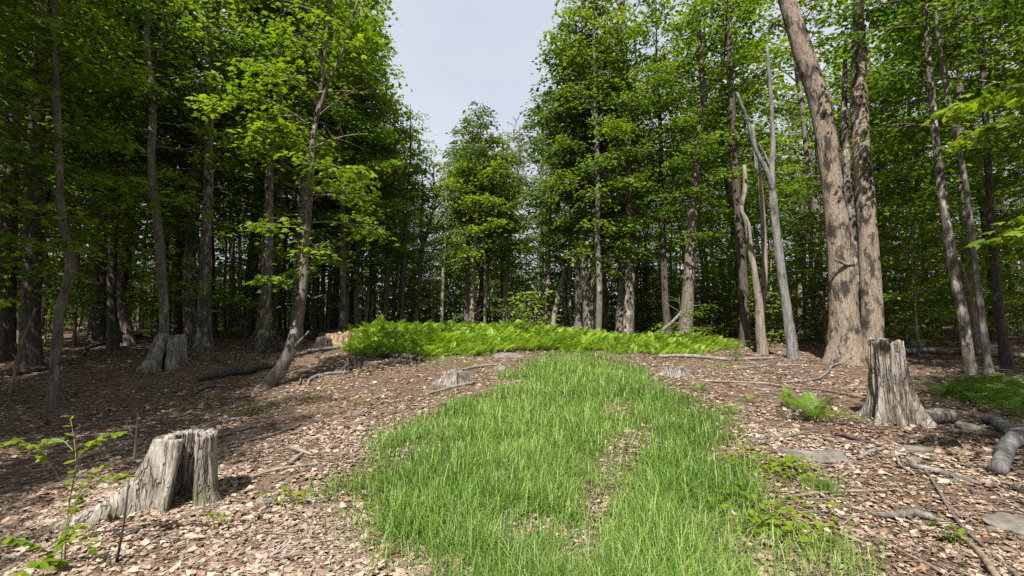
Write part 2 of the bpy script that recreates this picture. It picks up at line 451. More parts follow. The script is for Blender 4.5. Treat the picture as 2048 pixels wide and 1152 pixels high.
# ------------------------------------------------------------------ crown generator
def make_crown(seed, H, hb, R, nl, leaf=.13, tmpl=MAPLE, per=18, bark='grey', leafmat=None, twig_d=3.0, prof=None, stem=.03,
               up=(8, 55), spread=.42, tint_base=.5, az_bias=None, bare=False, axis=None):
    rng = np.random.default_rng(seed)
    mb = MB()
    ax = axis or (lambda z: np.array([0., 0.]))
    prof = prof or (lambda t: (min(1, .45 + 1.9 * t) if t < .35 else 1) * (1 - max(0, t - .45) / .62) ** .75)
    C, D, S = [], [], []
    az = rng.uniform(0, 6.28)
    for i in range(nl):
        t = (i + rng.uniform(.1, .9)) / nl
        z0 = hb + (H - hb) * t ** .95 - .03 * H
        L = R * prof(t) * rng.uniform(.6, 1.2)
        az += 2.4 + rng.normal(0, .4)
        a_ = az
        if az_bias is not None and rng.random() < az_bias[1]: a_ = az_bias[0] + rng.normal(0, .9)
        if L < .25: continue
        el = math.radians(up[0] + (up[1] - up[0]) * t + rng.normal(0, 9))
        d = np.array([math.cos(a_), math.sin(a_)])
        s = np.linspace(0, 1, 6)
        bend = rng.normal(0, .12)
        x = L * s * math.cos(el)
        P = np.column_stack([d[0] * x - d[1] * bend * L * s * s, d[1] * x + d[0] * bend * L * s * s, z0 + L * (s * math.sin(el) - .22 * s * s)])
        b = ax(z0); P[:, 0] += b[0]; P[:, 1] += b[1]
        r0 = .012 + stem * L * .22
        add_tube(mb, P, r0 * (1 - .8 * s), 0, sides=5, cap=False)
        nt = max(2, int(L * twig_d))
        for k in range(nt):
            q = .28 + .72 * (k + rng.uniform(0, 1)) / nt
            j = min(int(q * 5), 4); f = q * 5 - j
            p = P[j] * (1 - f) + P[j + 1] * f
            ta = a_ + (1 if k % 2 else -1) * rng.uniform(.4, 1.25)
            tl = (.30 + .28 * L * (1.1 - q)) * rng.uniform(.7, 1.3)
            te = rng.normal(.05, .2) + (.5 if bare else 0)
            td = np.array([math.cos(ta) * math.cos(te), math.sin(ta) * math.cos(te), math.sin(te)])
            e = p + td * tl
            add_tube(mb, np.array([p, (p + e) / 2 + [0, 0, .03 * tl], e]), np.array([.011, .008, .003]) * (1 + .25 * L) * (2.0 if bare else 1), 0, sides=3, cap=False)
            if bare:
                for w in range(3):
                    q2 = rng.uniform(.3, 1); p2 = p + (e - p) * q2; a3 = ta + rng.normal(0, .7); e3 = te + rng.uniform(.1, .7)
                    e2 = p2 + tl * .6 * np.array([math.cos(a3) * math.cos(e3), math.sin(a3) * math.cos(e3), math.sin(e3)])
                    add_tube(mb, np.array([p2, e2]), np.array([.013, .005]), 0, sides=3, cap=False)
            for w in np.arange(.45, 1.05, .55):
                C.append(p + (e - p) * w); D.append(ta + rng.normal(0, .3)); S.append(rng.uniform(.7, 1.25))
        C.append(P[-1]); D.append(a_); S.append(1.0)
    C, D, S = np.array(C), np.array(D), np.array(S)
    if per > 2:
        g = vnoise(C[:, 0] * .55 + seed, C[:, 1] * .55, C[:, 2] * .6, seed + 9)
        keep = g > -.46
        C, D, S = C[keep], D[keep], S[keep] * (1 + .35 * g[keep])
    if per:
        n = len(C) * per
        c = np.repeat(C, per, 0); dd = np.repeat(D, per); ss = np.repeat(S, per)
        a, b = rng.normal(.12, spread * .62, n) * ss, rng.normal(0, spread * .55, n) * ss
        z = -.32 * (a * a + b * b) / spread + rng.normal(0, .04, n)
        pos = c + np.column_stack([np.cos(dd) * a - np.sin(dd) * b, np.sin(dd) * a + np.cos(dd) * b, z])
        yaw = dd + np.arctan2(b, a + .25) * .8 + rng.normal(0, .5, n)
        pitch = rng.normal(-.3, .28, n); roll = rng.normal(0, .35, n)
        size = leaf * rng.uniform(.6, 1.25, n)
        tint = np.clip(tint_base + np.repeat(rng.normal(0, .17, len(C)), per) + rng.normal(0, .1, n), 0, 1)
        add_leaves(mb, tmpl, pos, yaw, pitch, roll, size, tint, 1)
    return mb.mesh('crown', [BARK[bark], leafmat or M_leaf])

def trunk_mesh(P, R, bark, sides=16, amp=.10, seed=0, flare=.35, fz=.28, rough=.03, step=.3, lobes=5):
    P = np.asarray(P, float)
    L = np.linalg.norm(np.diff(P, axis=0), axis=1).sum()
    n = max(6, int(L / step))
    Q = catmull(P, n)
    s0 = np.concatenate([[0], np.cumsum(np.linalg.norm(np.diff(P, axis=0), axis=1))])
    s1 = np.concatenate([[0], np.cumsum(np.linalg.norm(np.diff(Q, axis=0), axis=1))])
    rr = np.interp(s1 / s1[-1], s0 / s0[-1], R)
    mb = MB()
    add_tube(mb, Q, rr, 0, sides=sides, amp=amp, seed=seed, flare=flare, fz=fz, rough=rough, lobes=lobes)
    return mb.mesh('trunk', [BARK[bark]])

def straight_trunk(seed, H, r, bark):
    rng = np.random.default_rng(seed)
    z = np.linspace(-.3, H, 9)
    w = .0065 * H
    x = np.cumsum(rng.normal(0, w, 9)); y = np.cumsum(rng.normal(0, w, 9))
    x -= x[0] + (x[-1] - x[0]) * np.linspace(0, 1, 9); y -= y[0] + (y[-1] - y[0]) * np.linspace(0, 1, 9)
    P = np.column_stack([x, y, z])
    R = r * (1 - .85 * np.linspace(0, 1, 9) ** 1.3)
    ax = lambda zz: np.array([np.interp(zz, z, x), np.interp(zz, z, y)])
    return trunk_mesh(P, R, bark, sides=12, seed=seed, step=.35), ax

# kinds of trees: (trunk mesh, crown mesh, height, crown radius, trunk radius)
KINDS = {}
def kind(key, seed, H, hb, R, nl, r, bark, **k):
    tm, ax = straight_trunk(seed, H, r, bark)
    cm = make_crown(seed, H, hb, R, nl, bark=bark, axis=ax, **k)
    KINDS[key] = dict(trunk=tm, crown=cm, H=H, R=R, r=r, bark=bark, hb=hb)
# tall trees of the wood edge, leafy low down
kind('edge0', 11, 19, 3.6, 3.3, 46, .17, 'grey', per=15, leaf=.165, spread=.54, tmpl=MAPLE, leafmat=M_leaf_yl)
kind('edge1', 12, 17.5, 4.4, 2.9, 42, .14, 'dark', per=15, leaf=.165, spread=.54, tmpl=MAPLE, tint_base=.62)
kind('edge2', 13, 20, 5.2, 3.1, 44, .19, 'shag', per=15, leaf=.165, spread=.54, tmpl=MAPLE, tint_base=.5)
# tall trees inside the wood, bare below
kind('tall0', 21, 20, 7.5, 3.4, 36, .2, 'dark', per=16, tmpl=KITE, leaf=.16)
kind('tall1', 22, 18, 6.5, 3.0, 34, .15, 'grey', per=16, tmpl=KITE, leaf=.16)
kind('tall2', 23, 21, 8.5, 3.2, 34, .22, 'shag', per=16, tmpl=KITE, leaf=.16, tint_base=.4)
kind('tall3', 24, 16.5, 6.0, 2.4, 30, .11, 'rust', per=15, tmpl=KITE, leaf=.15)
kind('oak0', 25, 14, 4.5, 2.6, 34, .13, 'grey', per=18, tmpl=KITE, leaf=.19, leafmat=M_leaf_dk, up=(20, 60), tint_base=.72)
kind('slant0', 26, 11.5, 3.2, 2.1, 34, .1, 'tan', per=13, tmpl=MAPLE, leaf=.15, leafmat=M_leaf_yl, up=(2, 45), spread=.45)
kind('low0', 27, 18, 2.3, 3.5, 46, .2, 'dark', per=14, tmpl=MAPLE, leaf=.165, spread=.56, up=(-12, 50))
kind('mid0', 28, 11, 4.0, 2.7, 30, .09, 'grey', per=13, tmpl=MAPLE, leaf=.2, leafmat=M_leaf_yl, up=(5, 50), spread=.55, tint_base=.62)
kind('pole0', 31, 13, 7.0, 1.4, 22, .065, 'grey', per=14, tmpl=KITE, leaf=.14)
kind('pole1', 32, 11, 5.5, 1.3, 20, .05, 'pale', per=14, tmpl=KITE, leaf=.14)
kind('pole2', 33, 14, 8.0, 1.5, 20, .075, 'dark', per=14, tmpl=KITE, leaf=.14)
# young understorey maples
kind('young0', 41, 5.5, 1.0, 1.9, 20, .035, 'grey', per=15, tmpl=MAPLE, leaf=.12, leafmat=M_leaf_yl, up=(2, 35), spread=.36)
kind('young1', 42, 4.0, .7, 1.5, 16, .025, 'grey', per=14, tmpl=MAPLE, leaf=.12, leafmat=M_leaf_yl, up=(2, 35), spread=.34)
kind('young2', 43, 7.0, 1.6, 2.2, 24, .045, 'tan', per=15, tmpl=MAPLE, leaf=.12, leafmat=M_leaf, up=(2, 35), spread=.36)
kind('shrub0', 44, 1.7, .15, .9, 13, .016, 'grey', per=12, tmpl=KITE, leaf=.10, leafmat=M_leaf, up=(10, 55), spread=.24)

kind('bare0', 51, 12, 6.0, 1.5, 20, .05, 'rust', per=0, bare=True, up=(45, 72), stem=.02, twig_d=4)
kind('bare1', 52, 9.5, 4.2, 1.3, 18, .05, 'grey', per=1, leaf=.1, tmpl=KITE, bare=True, up=(45, 70), stem=.02, twig_d=4)
def place(key, x, y, s=1.0, rz=None, name='maple_tree', label=None, cat='tree', group=None, lean=0, sr=1.0, crown=True, dz=0):
    k = KINDS[key]
    z = float(height(x, y)) + dz
    e = link(name, None, None, (x, y, z), label, cat, group)
    rz = random.uniform(0, 6.28) if rz is None else rz
    e.rotation_euler = (random.gauss(0, lean), random.gauss(0, lean), rz)
    e.scale = (s * sr, s * sr, s)
    link('trunk', k['trunk'], e)
    if crown: link('crown', k['crown'], e)
    return e

# ------------------------------------------------------------------ trees traced one by one
OCC = []          # plan positions of trees already standing
LANDMARK = []     # (image x, short name)
def px_path(pts, Yf=None):
    """[(u, v, width px)...], base first -> world points, radii at the base's distance"""
    b = gp(pts[0][0], pts[0][1]); Y = b[1]
    if Yf:
        x = at(pts[0][0], pts[0][1], Yf)[0]; b = np.array([x, Yf, float(height(x, Yf))]); Y = Yf
    P, R = [], []
    for u, v, w in pts:
        P.append(at(u, v, Y)); c = 1 / math.hypot(1, (u - 1024) / F)
        R.append(.5 * w / F * Y * c)
    P[0] = b
    ok = [0] + [i for i in range(1, len(P)) if P[i][2] > b[2] + .15]
    return np.array(P)[ok], np.array(R)[ok], Y

def hero(label, pts, bark, H=17, crown=None, cs=1.0, name='maple_tree', cat='tree', group=None, flare=.4, fz=.25, sides=22, amp=.1, rough=.04,
         cz=None, top=True, limbs=(), mark=None, crot=None, Y=None):
    if Y is None and pts[0][1] < 667: Y = 23.5 + (pts[0][0] * 7 % 5) * .7
    P, R, Y = px_path(pts, Y)
    base = P[0].copy()
    P = P - base; P[0, 2] = 0
    full = np.vstack([[P[0] - [0, 0, .3]], P]); FR = np.concatenate([[R[0]], R])
    if top and P[-1, 2] < H - .5:
        d = P[-1] - P[-2]; d = d / np.linalg.norm(d); z1 = P[-1, 2]
        nxt = []
        for q in (.33, .66, 1.0):
            dz = (H - z1) * q
            nxt.append(P[-1] + np.array([d[0] / max(d[2], .3) * dz * (1 - .6 * q), RNG.normal(0, .1), dz]))
        full = np.vstack([full, nxt]); FR = np.concatenate([FR, R[-1] * np.array([.75, .45, .12])])
    e = link(name, None, None, base, label, cat, group)
    sd = int(abs(pts[0][0])) % 97
    link('trunk', trunk_mesh(full, FR, bark, sides=sides, seed=sd, flare=flare, fz=fz, amp=amp, rough=rough, step=.16 if sides > 22 else .22), e)
    for lp in limbs:
        LP = np.array([at(u, v, Y + (dy if True else 0)) for u, v, w, dy in lp]) - base
        LR = np.array([.5 * w / F * Y for u, v, w, dy in lp])
        link('limb', trunk_mesh(LP, LR, bark, sides=10, seed=sd + 3, flare=0, amp=amp, step=.15), e)
    if crown:
        k = KINDS[crown]
        c = link('crown', k['crown'], e)
        sc = H / k['H'] if cz is None else cz
        c.scale = (cs, cs, sc)
        zc = (k['hb'] * .5 + k['H'] * .5) * sc
        zz = full[:, 2]
        c.location = (np.interp(zc, zz, full[:, 0]), np.interp(zc, zz, full[:, 1]), 0)
        c.rotation_euler = (0, 0, crot if crot is not None else random.uniform(0, 6.28))
    OCC.append((base[0], base[1]))
    if mark: LANDMARK.append((pts[0][0], Y, mark))
    return e, base, Y

# --- left wood
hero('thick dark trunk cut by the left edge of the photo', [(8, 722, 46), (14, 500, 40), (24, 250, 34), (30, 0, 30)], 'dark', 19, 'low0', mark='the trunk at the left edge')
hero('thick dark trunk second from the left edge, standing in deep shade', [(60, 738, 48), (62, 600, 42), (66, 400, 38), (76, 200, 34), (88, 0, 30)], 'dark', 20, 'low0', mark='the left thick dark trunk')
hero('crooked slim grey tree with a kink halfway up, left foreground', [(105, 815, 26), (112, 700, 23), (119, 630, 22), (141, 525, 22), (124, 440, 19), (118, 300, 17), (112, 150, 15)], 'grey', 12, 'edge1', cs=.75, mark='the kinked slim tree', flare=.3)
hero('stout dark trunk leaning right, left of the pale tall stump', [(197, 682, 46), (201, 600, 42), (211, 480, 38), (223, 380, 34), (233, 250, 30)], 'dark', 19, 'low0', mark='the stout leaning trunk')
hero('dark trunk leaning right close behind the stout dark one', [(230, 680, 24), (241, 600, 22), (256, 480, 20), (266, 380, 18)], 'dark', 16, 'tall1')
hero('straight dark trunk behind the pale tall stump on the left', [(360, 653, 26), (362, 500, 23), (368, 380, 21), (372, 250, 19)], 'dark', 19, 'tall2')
hero('shaggy tree with pale peeling bark right of the pale tall stump', [(406, 704, 33), (409, 600, 27), (412, 500, 24), (415, 420, 22), (418, 300, 20)], 'shag', 18, 'low0', mark='the shaggy peeling tree', rough=.12, flare=.7)
hero('smooth dark trunk leaning slightly right between shaggy and mottled trees', [(497, 652, 25), (501, 560, 22), (508, 480, 21), (516, 380, 20), (522, 250, 18)], 'dark', 19, 'tall1')
hero('thick mottled trunk behind the slanting tan maple', [(530, 678, 42), (540, 560, 34), (550, 480, 30), (560, 380, 27), (566, 250, 24), (570, 100, 22)], 'shag', 20, 'low0', mark='the mottled trunk', flare=.6)
e_j, b_j, Y_j = hero('slanting tan maple with swept base at edge of left wood', [(536, 774, 30), (556, 745, 27), (577, 710, 25), (592, 660, 22), (604, 590, 19), (612, 480, 16), (620, 380, 14), (628, 270, 11), (640, 190, 8), (652, 90, 6)], 'grey', 11, 'slant0', cs=.9, mark='the slanting tan maple', flare=.25, fz=.15,
     limbs=[[(630, 250, 8, 0), (655, 170, 6, -.2), (690, 90, 5, -.3), (715, 0, 4, -.4)], [(607, 560, 4, 0), (600, 605, 2.5, -.1), (570, 608, 2, -.2)], [(606, 585, 5, 0), (625, 596, 3, .1), (645, 590, 2, .1)], [(578, 706, 6, 0), (592, 690, 5, -.1), (618, 662, 3, -.1)]])
for i, (u, v, w, du, bk, kd) in enumerate([(612, 662, 14, 6, 'dark', 'edge1'), (628, 660, 16, 10, 'shag', 'edge0'), (643, 663, 10, 8, 'grey', 'pole0'), (655, 660, 11, 14, 'dark', 'pole2'), (668, 662, 15, 14, 'dark', 'edge2'),
                                           (680, 664, 10, 16, 'grey', 'pole1'), (690, 661, 14, 8, 'grey', 'edge0'), (703, 660, 9, 6, 'dark', 'pole0')]):
    word = ['first', 'second', 'third', 'fourth', 'fifth', 'sixth', 'seventh', 'eighth'][i]
    hero(f'{word} pole from the left in the close row left of the ferns', [(u, v, w), (u + du * .4, 560, w * .9), (u + du, 440, w * .8), (u + du * 1.2, 320, w * .7)], bk, 18 if 'edge' in kd else 13, kd, sides=14, group='close row of poles left of the ferns', name='pole_tree')

# --- middle, behind the ferns
hero('thin white broken sapling behind the left end of the ferns', [(731, 655, 8), (735, 600, 7), (738, 560, 6)], 'pale', 3.4, None, top=False, sides=10, name='dead_sapling', mark='the thin white sapling')
hero('grey tree leaning right behind the left half of the ferns', [(769, 655, 14), (773, 580, 12), (778, 480, 11), (783, 400, 10)], 'grey', 13, 'mid0', cs=.85, sides=14)
hero('slim dark tree left of the bare topped tan tree', [(803, 655, 10), (806, 560, 9), (812, 470, 8)], 'dark', 12, 'pole2', sides=12)
e4, b4, Y4 = hero('bare thin crowned tan tree leaning right over the ferns', [(832, 650, 10), (838, 580, 9), (844, 500, 8), (858, 450, 6), (872, 400, 4), (884, 350, 2)], 'tan', 9.6, 'bare1', top=False, sides=12, name='dying_tree', mark='the bare topped tan tree',
     limbs=[[(845, 495, 5, 0), (842, 440, 3, .1), (846, 380, 3, .2), (842, 330, 2, .2)], [(865, 425, 5, 0), (890, 395, 3, .2), (915, 365, 1.5, .3)], [(874, 395, 4, 0), (868, 360, 3, -.2), (866, 330, 1.5, -.2)], [(850, 480, 4, 0), (870, 450, 3, .3), (895, 430, 1.5, .5)]])
hero('pale slim pole behind the middle of the left ferns', [(883, 652, 8), (886, 560, 7), (890, 480, 6)], 'pale', 9, 'pole1', cs=.7, sides=10)
hero('left one of two slim trunks under the bright centre maple', [(934, 656, 11), (934, 560, 10), (936, 480, 9), (944, 420, 8)], 'grey', 10, 'mid0', cs=.7, sides=12)
hero('right one of two slim trunks under the bright centre maple', [(943, 656, 10), (946, 560, 9), (950, 470, 8), (955, 400, 7)], 'tan', 12, 'oak0', cs=.85, sides=12)
hero('dark paired trunk leaning right under the bright centre maple', [(957, 660, 14), (966, 560, 12), (975, 460, 11), (984, 380, 9)], 'dark', 9.5, 'mid0', cs=.7, sides=12)
hero('slim grey trunk right beside the dark paired one', [(969, 660, 9), (974, 560, 8), (978, 470, 7)], 'grey', 9, 'pole0', cs=.7, sides=12)
hero('brown straight trunk with bare dead top, centre behind ferns', [(1009, 662, 15), (1012, 560, 12), (1020, 450, 10), (1029, 380, 8), (1036, 310, 5), (1040, 250, 2)], 'rust', 12.2, top=False, sides=14, name='dead_topped_tree', mark='the brown dead topped trunk',
     crown='bare0', cs=1.0)
hero('thin pale pole right of the brown dead topped trunk', [(1092, 657, 8), (1096, 560, 7), (1100, 450, 6)], 'pale', 10, 'pole1', cs=.8, sides=10)
hero('pale crooked dead stem bending right behind the ferns', [(1106, 662, 13), (1112, 610, 11), (1120, 575, 10), (1128, 545, 9), (1122, 515, 6)], 'pale', 4, None, top=False, sides=14, name='dead_tree', mark='the pale crooked stem')
for lab, pts, bk, kd, cs in [
    ('leftmost of the smooth grey trunk cluster right of centre', [(1157, 672, 17), (1157, 560, 15), (1151, 430, 13), (1147, 340, 11)], 'grey', 'oak0', 1.05),
    ('tall grey trunk leaning left within the cluster right of centre', [(1176, 674, 19), (1170, 560, 17), (1164, 430, 15), (1158, 300, 12)], 'grey', 'oak0', 1.1),
    ('crooked brown trunk in the cluster right of centre', [(1184, 674, 12), (1183, 600, 11), (1189, 520, 10), (1190, 430, 9)], 'rust', 'pole2', 1.0),
    ('thick dark trunk in the cluster right of centre', [(1195, 675, 20), (1197, 560, 18), (1200, 450, 16), (1204, 380, 14)], 'dark', 'tall1', .85),
    ('rightmost trunk in the cluster right of centre, broken sided', [(1209, 672, 15), (1206, 590, 14), (1204, 500, 12)], 'shag', 'edge1', .8)]:
    hero(lab, pts, bk, 15.5 if kd != 'pole2' else 12, kd, cs=cs, sides=16, group='trunk cluster right of centre')
hero('grey trunk close left of the tallest straight trunk', [(1240, 677, 19), (1245, 560, 16), (1252, 440, 13), (1262, 330, 11)], 'grey', 15, 'edge1', cs=.8, sides=16)
hero('tallest straight trunk rising past the top edge beside the sky gap', [(1257, 680, 23), (1260, 560, 19), (1259, 440, 17), (1256, 300, 15), (1250, 150, 13), (1245, 0, 11)], 'shag', 22, 'edge0', cs=.9, mark='the tallest straight trunk', flare=.3)
hero('slim dark trunk with fallen branch leaning against it', [(1336, 678, 16), (1330, 590, 14), (1326, 480, 12), (1322, 380, 11)], 'dark', 15, 'tall3')
hero('sinuous brown trunk curving up at the right end of ferns', [(1370, 686, 30), (1376, 590, 25), (1383, 470, 21), (1390, 360, 18), (1396, 280, 16), (1408, 190, 14), (1402, 120, 11)], 'rust', 15, 'edge2', cs=.75, mark='the sinuous brown trunk', flare=.3)
hero('dark trunk behind and left of the pale forked beech', [(1490, 692, 22), (1488, 580, 20), (1478, 460, 18), (1470, 330, 16)], 'dark', 17, 'tall0', cs=.9)
hero('pale forked tree with two crooked stems and broken left stem', [(1526, 708, 22), (1521, 660, 21), (1520, 620, 20), (1511, 560, 14), (1498, 480, 13), (1492, 440, 12), (1484, 425, 9), (1490, 380, 11), (1489, 330, 8)], 'pale', 6, None, top=False, name='beech_tree', mark='the pale forked tree', flare=.2,
     limbs=[[(1521, 630, 14, 0), (1529, 560, 12, .05), (1528, 480, 11, .1), (1523, 400, 9, .1), (1516, 330, 7, .1), (1505, 250, 4, .1)]])
hero('dead grey barkless tree left of the twin tan trunk', [(1586, 719, 24), (1578, 650, 22), (1568, 580, 20), (1557, 500, 18), (1548, 420, 17), (1544, 350, 13), (1546, 300, 10), (1542, 200, 8), (1534, 90, 5)], 'dead', 10, None, top=False, name='dead_tree', mark='the dead grey tree', flare=.15,
     limbs=[[(1546, 385, 12, 0), (1536, 350, 10, -.1), (1512, 300, 8, -.2), (1494, 240, 7, -.3), (1474, 185, 5, -.4)], [(1545, 340, 6, 0), (1530, 310, 4, .1), (1517, 285, 2.5, .1)], [(1530, 330, 5, 0), (1518, 350, 4, .1), (1508, 300, 2, .2)]])
hero('tan broken trunk seen behind, left of the twin tan trunk', [(1604, 674, 19), (1604, 560, 17), (1606, 450, 16), (1605, 352, 14), (1604, 330, 9)], 'ash', 8, None, top=False, name='dead_tree')
hero('huge tan trunk with dark flaked patches leaning left, right side', [(1690, 726, 78), (1689, 650, 66), (1686, 590, 59), (1679, 500, 51), (1668, 400, 47), (1659, 330, 46), (1640, 210, 46), (1603, 95, 42), (1574, 0, 36)], 'ash', 16, None, name='ash_tree', mark='the huge tan trunk', sides=40, amp=.06, rough=.025, flare=.22, fz=.35)
hero('straight tan trunk standing close behind the huge leaning one', [(1746, 704, 50), (1744, 640, 47), (1737, 500, 43), (1726, 340, 41), (1718, 200, 38), (1719, 90, 30)], 'ash', 13, None, Y=13.0, name='ash_tree', sides=36, amp=.06, rough=.03, flare=.1)
hero('dead dark grey stem pressed between the two tan trunks', [(1737, 728, 26), (1728, 650, 24), (1720, 590, 25), (1706, 520, 24), (1701, 440, 22), (1694, 340, 20), (1690, 280, 18), (1689, 200, 13), (1690, 120, 9)], 'shag', 9, None, top=False, name='dead_tree', sides=24, amp=.2, rough=.06, flare=.2,
     limbs=[[(1706, 530, 9, -.1), (1690, 528, 6, -.25), (1668, 517, 3, -.35)]])
# --- right wood
hero('dark tree with pale blotches leaning left, right of the tall stump', [(1940, 748, 28), (1926, 640, 25), (1911, 560, 23), (1896, 470, 22), (1883, 380, 20), (1869, 250, 17), (1856, 100, 14)], 'shag', 16, 'tall3', cs=.9, mark='the blotched dark tree')
hero('pale splintered snag between the leaning trees on the right', [(1957, 713, 30), (1946, 640, 26), (1931, 570, 18), (1917, 515, 5)], 'pale', 4, None, top=False, name='broken_snag', rough=.1)
hero('slim brown tree leaning left in front of the splintered snag', [(1978, 752, 19), (1966, 650, 17), (1951, 540, 15), (1940, 440, 14), (1930, 360, 13), (1906, 250, 12), (1880, 100, 10)], 'grey', 14, 'pole2', cs=1.0, mark='the slim leaning right tree')
hero('dark tree leaning left nearest the right edge', [(2013, 733, 25), (2001, 640, 22), (1990, 540, 20), (1981, 420, 18), (1975, 300, 16)], 'dark', 17, 'edge2', cs=.9, mark='the rightmost dark tree')

# ------------------------------------------------------------------ the rest of the wood
def skyline(u):
    return float(np.interp(u, [0, 770, 800, 835, 850, 895, 915, 990, 1010, 1050, 1075, 1120, 1135, 1150, 2048], [-900, -900, -100, 300, 352, 352, 238, 238, 250, 240, 175, 165, 60, -900, -900]))
def clear(x, y, H, R, hb):
    """would the crown close the gap of sky over the old road?"""
    z = float(height(x, y))
    for t, w in ((.35, 1.0), (.6, .85), (.8, .55), (.97, .12)):
        zz = z + hb + (H - hb) * t
        for s in (-1, 0, 1):
            u, v = proj((x + s * R * w, y, zz))
            if v < skyline(u): return False
    return True
def room(x, y, d):
    return all((x - a) ** 2 + (y - b) ** 2 > d * d for a, b in OCC)
ORD = {}
def describe(x, y, key):
    u, v = proj((x, y, float(height(x, y))))
    young = key.startswith(('young', 'shrub'))
    r = KINDS[key]['r']
    size = ('knee high bush' if key == 'shrub0' else 'young leafy maple') if young else ('thin pole' if r < .09 else ('thick trunk' if r > .18 else 'slim trunk'))
    tone = {'dark': 'dark', 'grey': 'grey', 'shag': 'shaggy', 'rust': 'brown', 'pale': 'pale', 'tan': 'tan'}[KINDS[key]['bark']]
    lu, ly, nm = min(LANDMARK, key=lambda m: abs(m[0] - u))
    dep = 'far behind' if y > ly + 14 else ('behind' if y > ly else 'in front of')
    side = 'to the left of' if u < lu - 6 else ('to the right of' if u > lu + 6 else 'in line with')
    if side != 'in line with' and dep == 'behind': rel = f'behind, {side.replace("to the ", "")} {nm}'
    elif side != 'in line with': rel = f'{"far behind" if dep == "far behind" else "nearer"}, {side.replace("to the ", "")} {nm}'
    else: rel = f'{dep} {nm}'
    return f'{size} {rel}' if young else f'{tone} {size} {rel}'
def scatter(n, keys, xr, yr, gap, name, group, tries=4000, sr=(.85, 1.15), edge=None, vis=True, lean=.02):
    got = 0
    for _ in range(tries):
        if got >= n: break
        x, y = random.uniform(*xr), random.uniform(*yr)
        if edge and not edge(x, y): continue
        if not room(x, y, gap): continue
        key = random.choice(keys); k = KINDS[key]; s = random.uniform(*sr)
        if not clear(x, y, k['H'] * s, k['R'] * s, k['hb'] * s): continue
        if vis and abs(x) > 1.15 * y + 3: continue
        place(key, x, y, s, name=name, label=describe(x, y, key), group=group, lean=lean)
        OCC.append((x, y)); got += 1
    return got
left_edge = lambda x, y: x < -5.2 - .10 * y
right_edge = lambda x, y: x > 7.0 + .02 * y and (y > 11.5 or x > 9)
mid_edge = lambda x, y: y > 23.5
# maples that frame the gap of sky
for u, Y, key, Ht, sr, lab in [(715, 24, 'edge0', 15, 1.05, 'broad leafy maple behind the left end of the ferns'), (742, 27, 'mid0', 11.0, .95, 'mid green maple left of the bare topped tan tree'),
                          (968, 24.2, 'mid0', 10.2, .88, 'bright round topped maple in the centre behind the ferns'), (946, 34, 'oak0', 15.2, 1.15, 'grey green tree rising above the bright centre maple'),
                          (1088, 31, 'oak0', 16.0, 1.1, 'open grey green tree right of the dead topped trunk'), (1150, 25, 'edge2', 15, .95, 'tall maple at the right side of the sky gap'),
                          (690, 19.5, 'edge1', 18, .95, 'tall leafy maple at the left side of the sky gap'), (1195, 20, 'edge0', 19, .8, 'tall leafy maple behind the tallest straight trunk')]:
    x = at(u, 650, Y)[0]; k = KINDS[key]; sc = Ht / k['H']
    place(key, x, Y, sc, sr=sr, label=lab); OCC.append((x, Y))
# wood edge, leaves low
scatter(9, ['edge0', 'edge1', 'edge2'], (-20, -7), (15, 24), 2.4, 'maple_tree', 'trees of the left wood', edge=lambda x, y: left_edge(x, y) and not (x > -9.5 and y < 19))
scatter(8, ['edge0', 'edge1', 'edge2'], (4.5, 22), (15, 24), 2.2, 'maple_tree', 'trees of the right wood', edge=lambda x, y: x > 4.5 + (y - 15) * .1)
scatter(42, ['tall0', 'tall1', 'tall2', 'tall3', 'pole0', 'pole2'], (-40, -6), (13, 42), 1.5, 'forest_tree', 'trees of the left wood', edge=left_edge)
scatter(46, ['tall0', 'tall1', 'tall2', 'tall3', 'pole0', 'pole2', 'edge1'], (4, 42), (17, 42), 1.5, 'forest_tree', 'trees of the right wood', edge=lambda x, y: x > 3.5 + (y - 17) * .05)
scatter(34, ['pole2'], (-30, -8), (15, 34), 1.1, 'pole_tree', 'slim poles of the left wood', edge=left_edge)
scatter(34, ['oak0', 'tall1', 'tall3', 'pole0', 'pole1', 'pole2', 'edge1'], (-14, 14), (26, 48), 1.5, 'forest_tree', 'trees behind the ferns', edge=mid_edge)
scatter(40, ['tall0', 'tall1', 'tall3', 'oak0'], (-60, 60), (42, 66), 2.2, 'forest_tree', 'farthest trees of the wood')
scatter(56, ['young0', 'young1', 'young2'], (-38, -8), (17, 42), 1.4, 'young_maple', 'young maples in the left wood', edge=left_edge)
scatter(56, ['young0', 'young1', 'young2'], (6, 34), (14, 36), 1.4, 'young_maple', 'young maples in the right wood', edge=lambda x, y: x > 8.5 or y > 19)
scatter(36, ['young0', 'young1', 'young2'], (-14, 14), (23.5, 42), 1.3, 'young_maple', 'young maples behind the ferns')
scatter(60, ['shrub0'], (5, 36), (17, 36), 1.0, 'low_bush', 'low bushes in the right wood', sr=(.7, 1.3))
scatter(26, ['shrub0'], (-10, 10), (23, 32), 1.0, 'low_bush', 'low bushes behind the ferns', sr=(.7, 1.3))

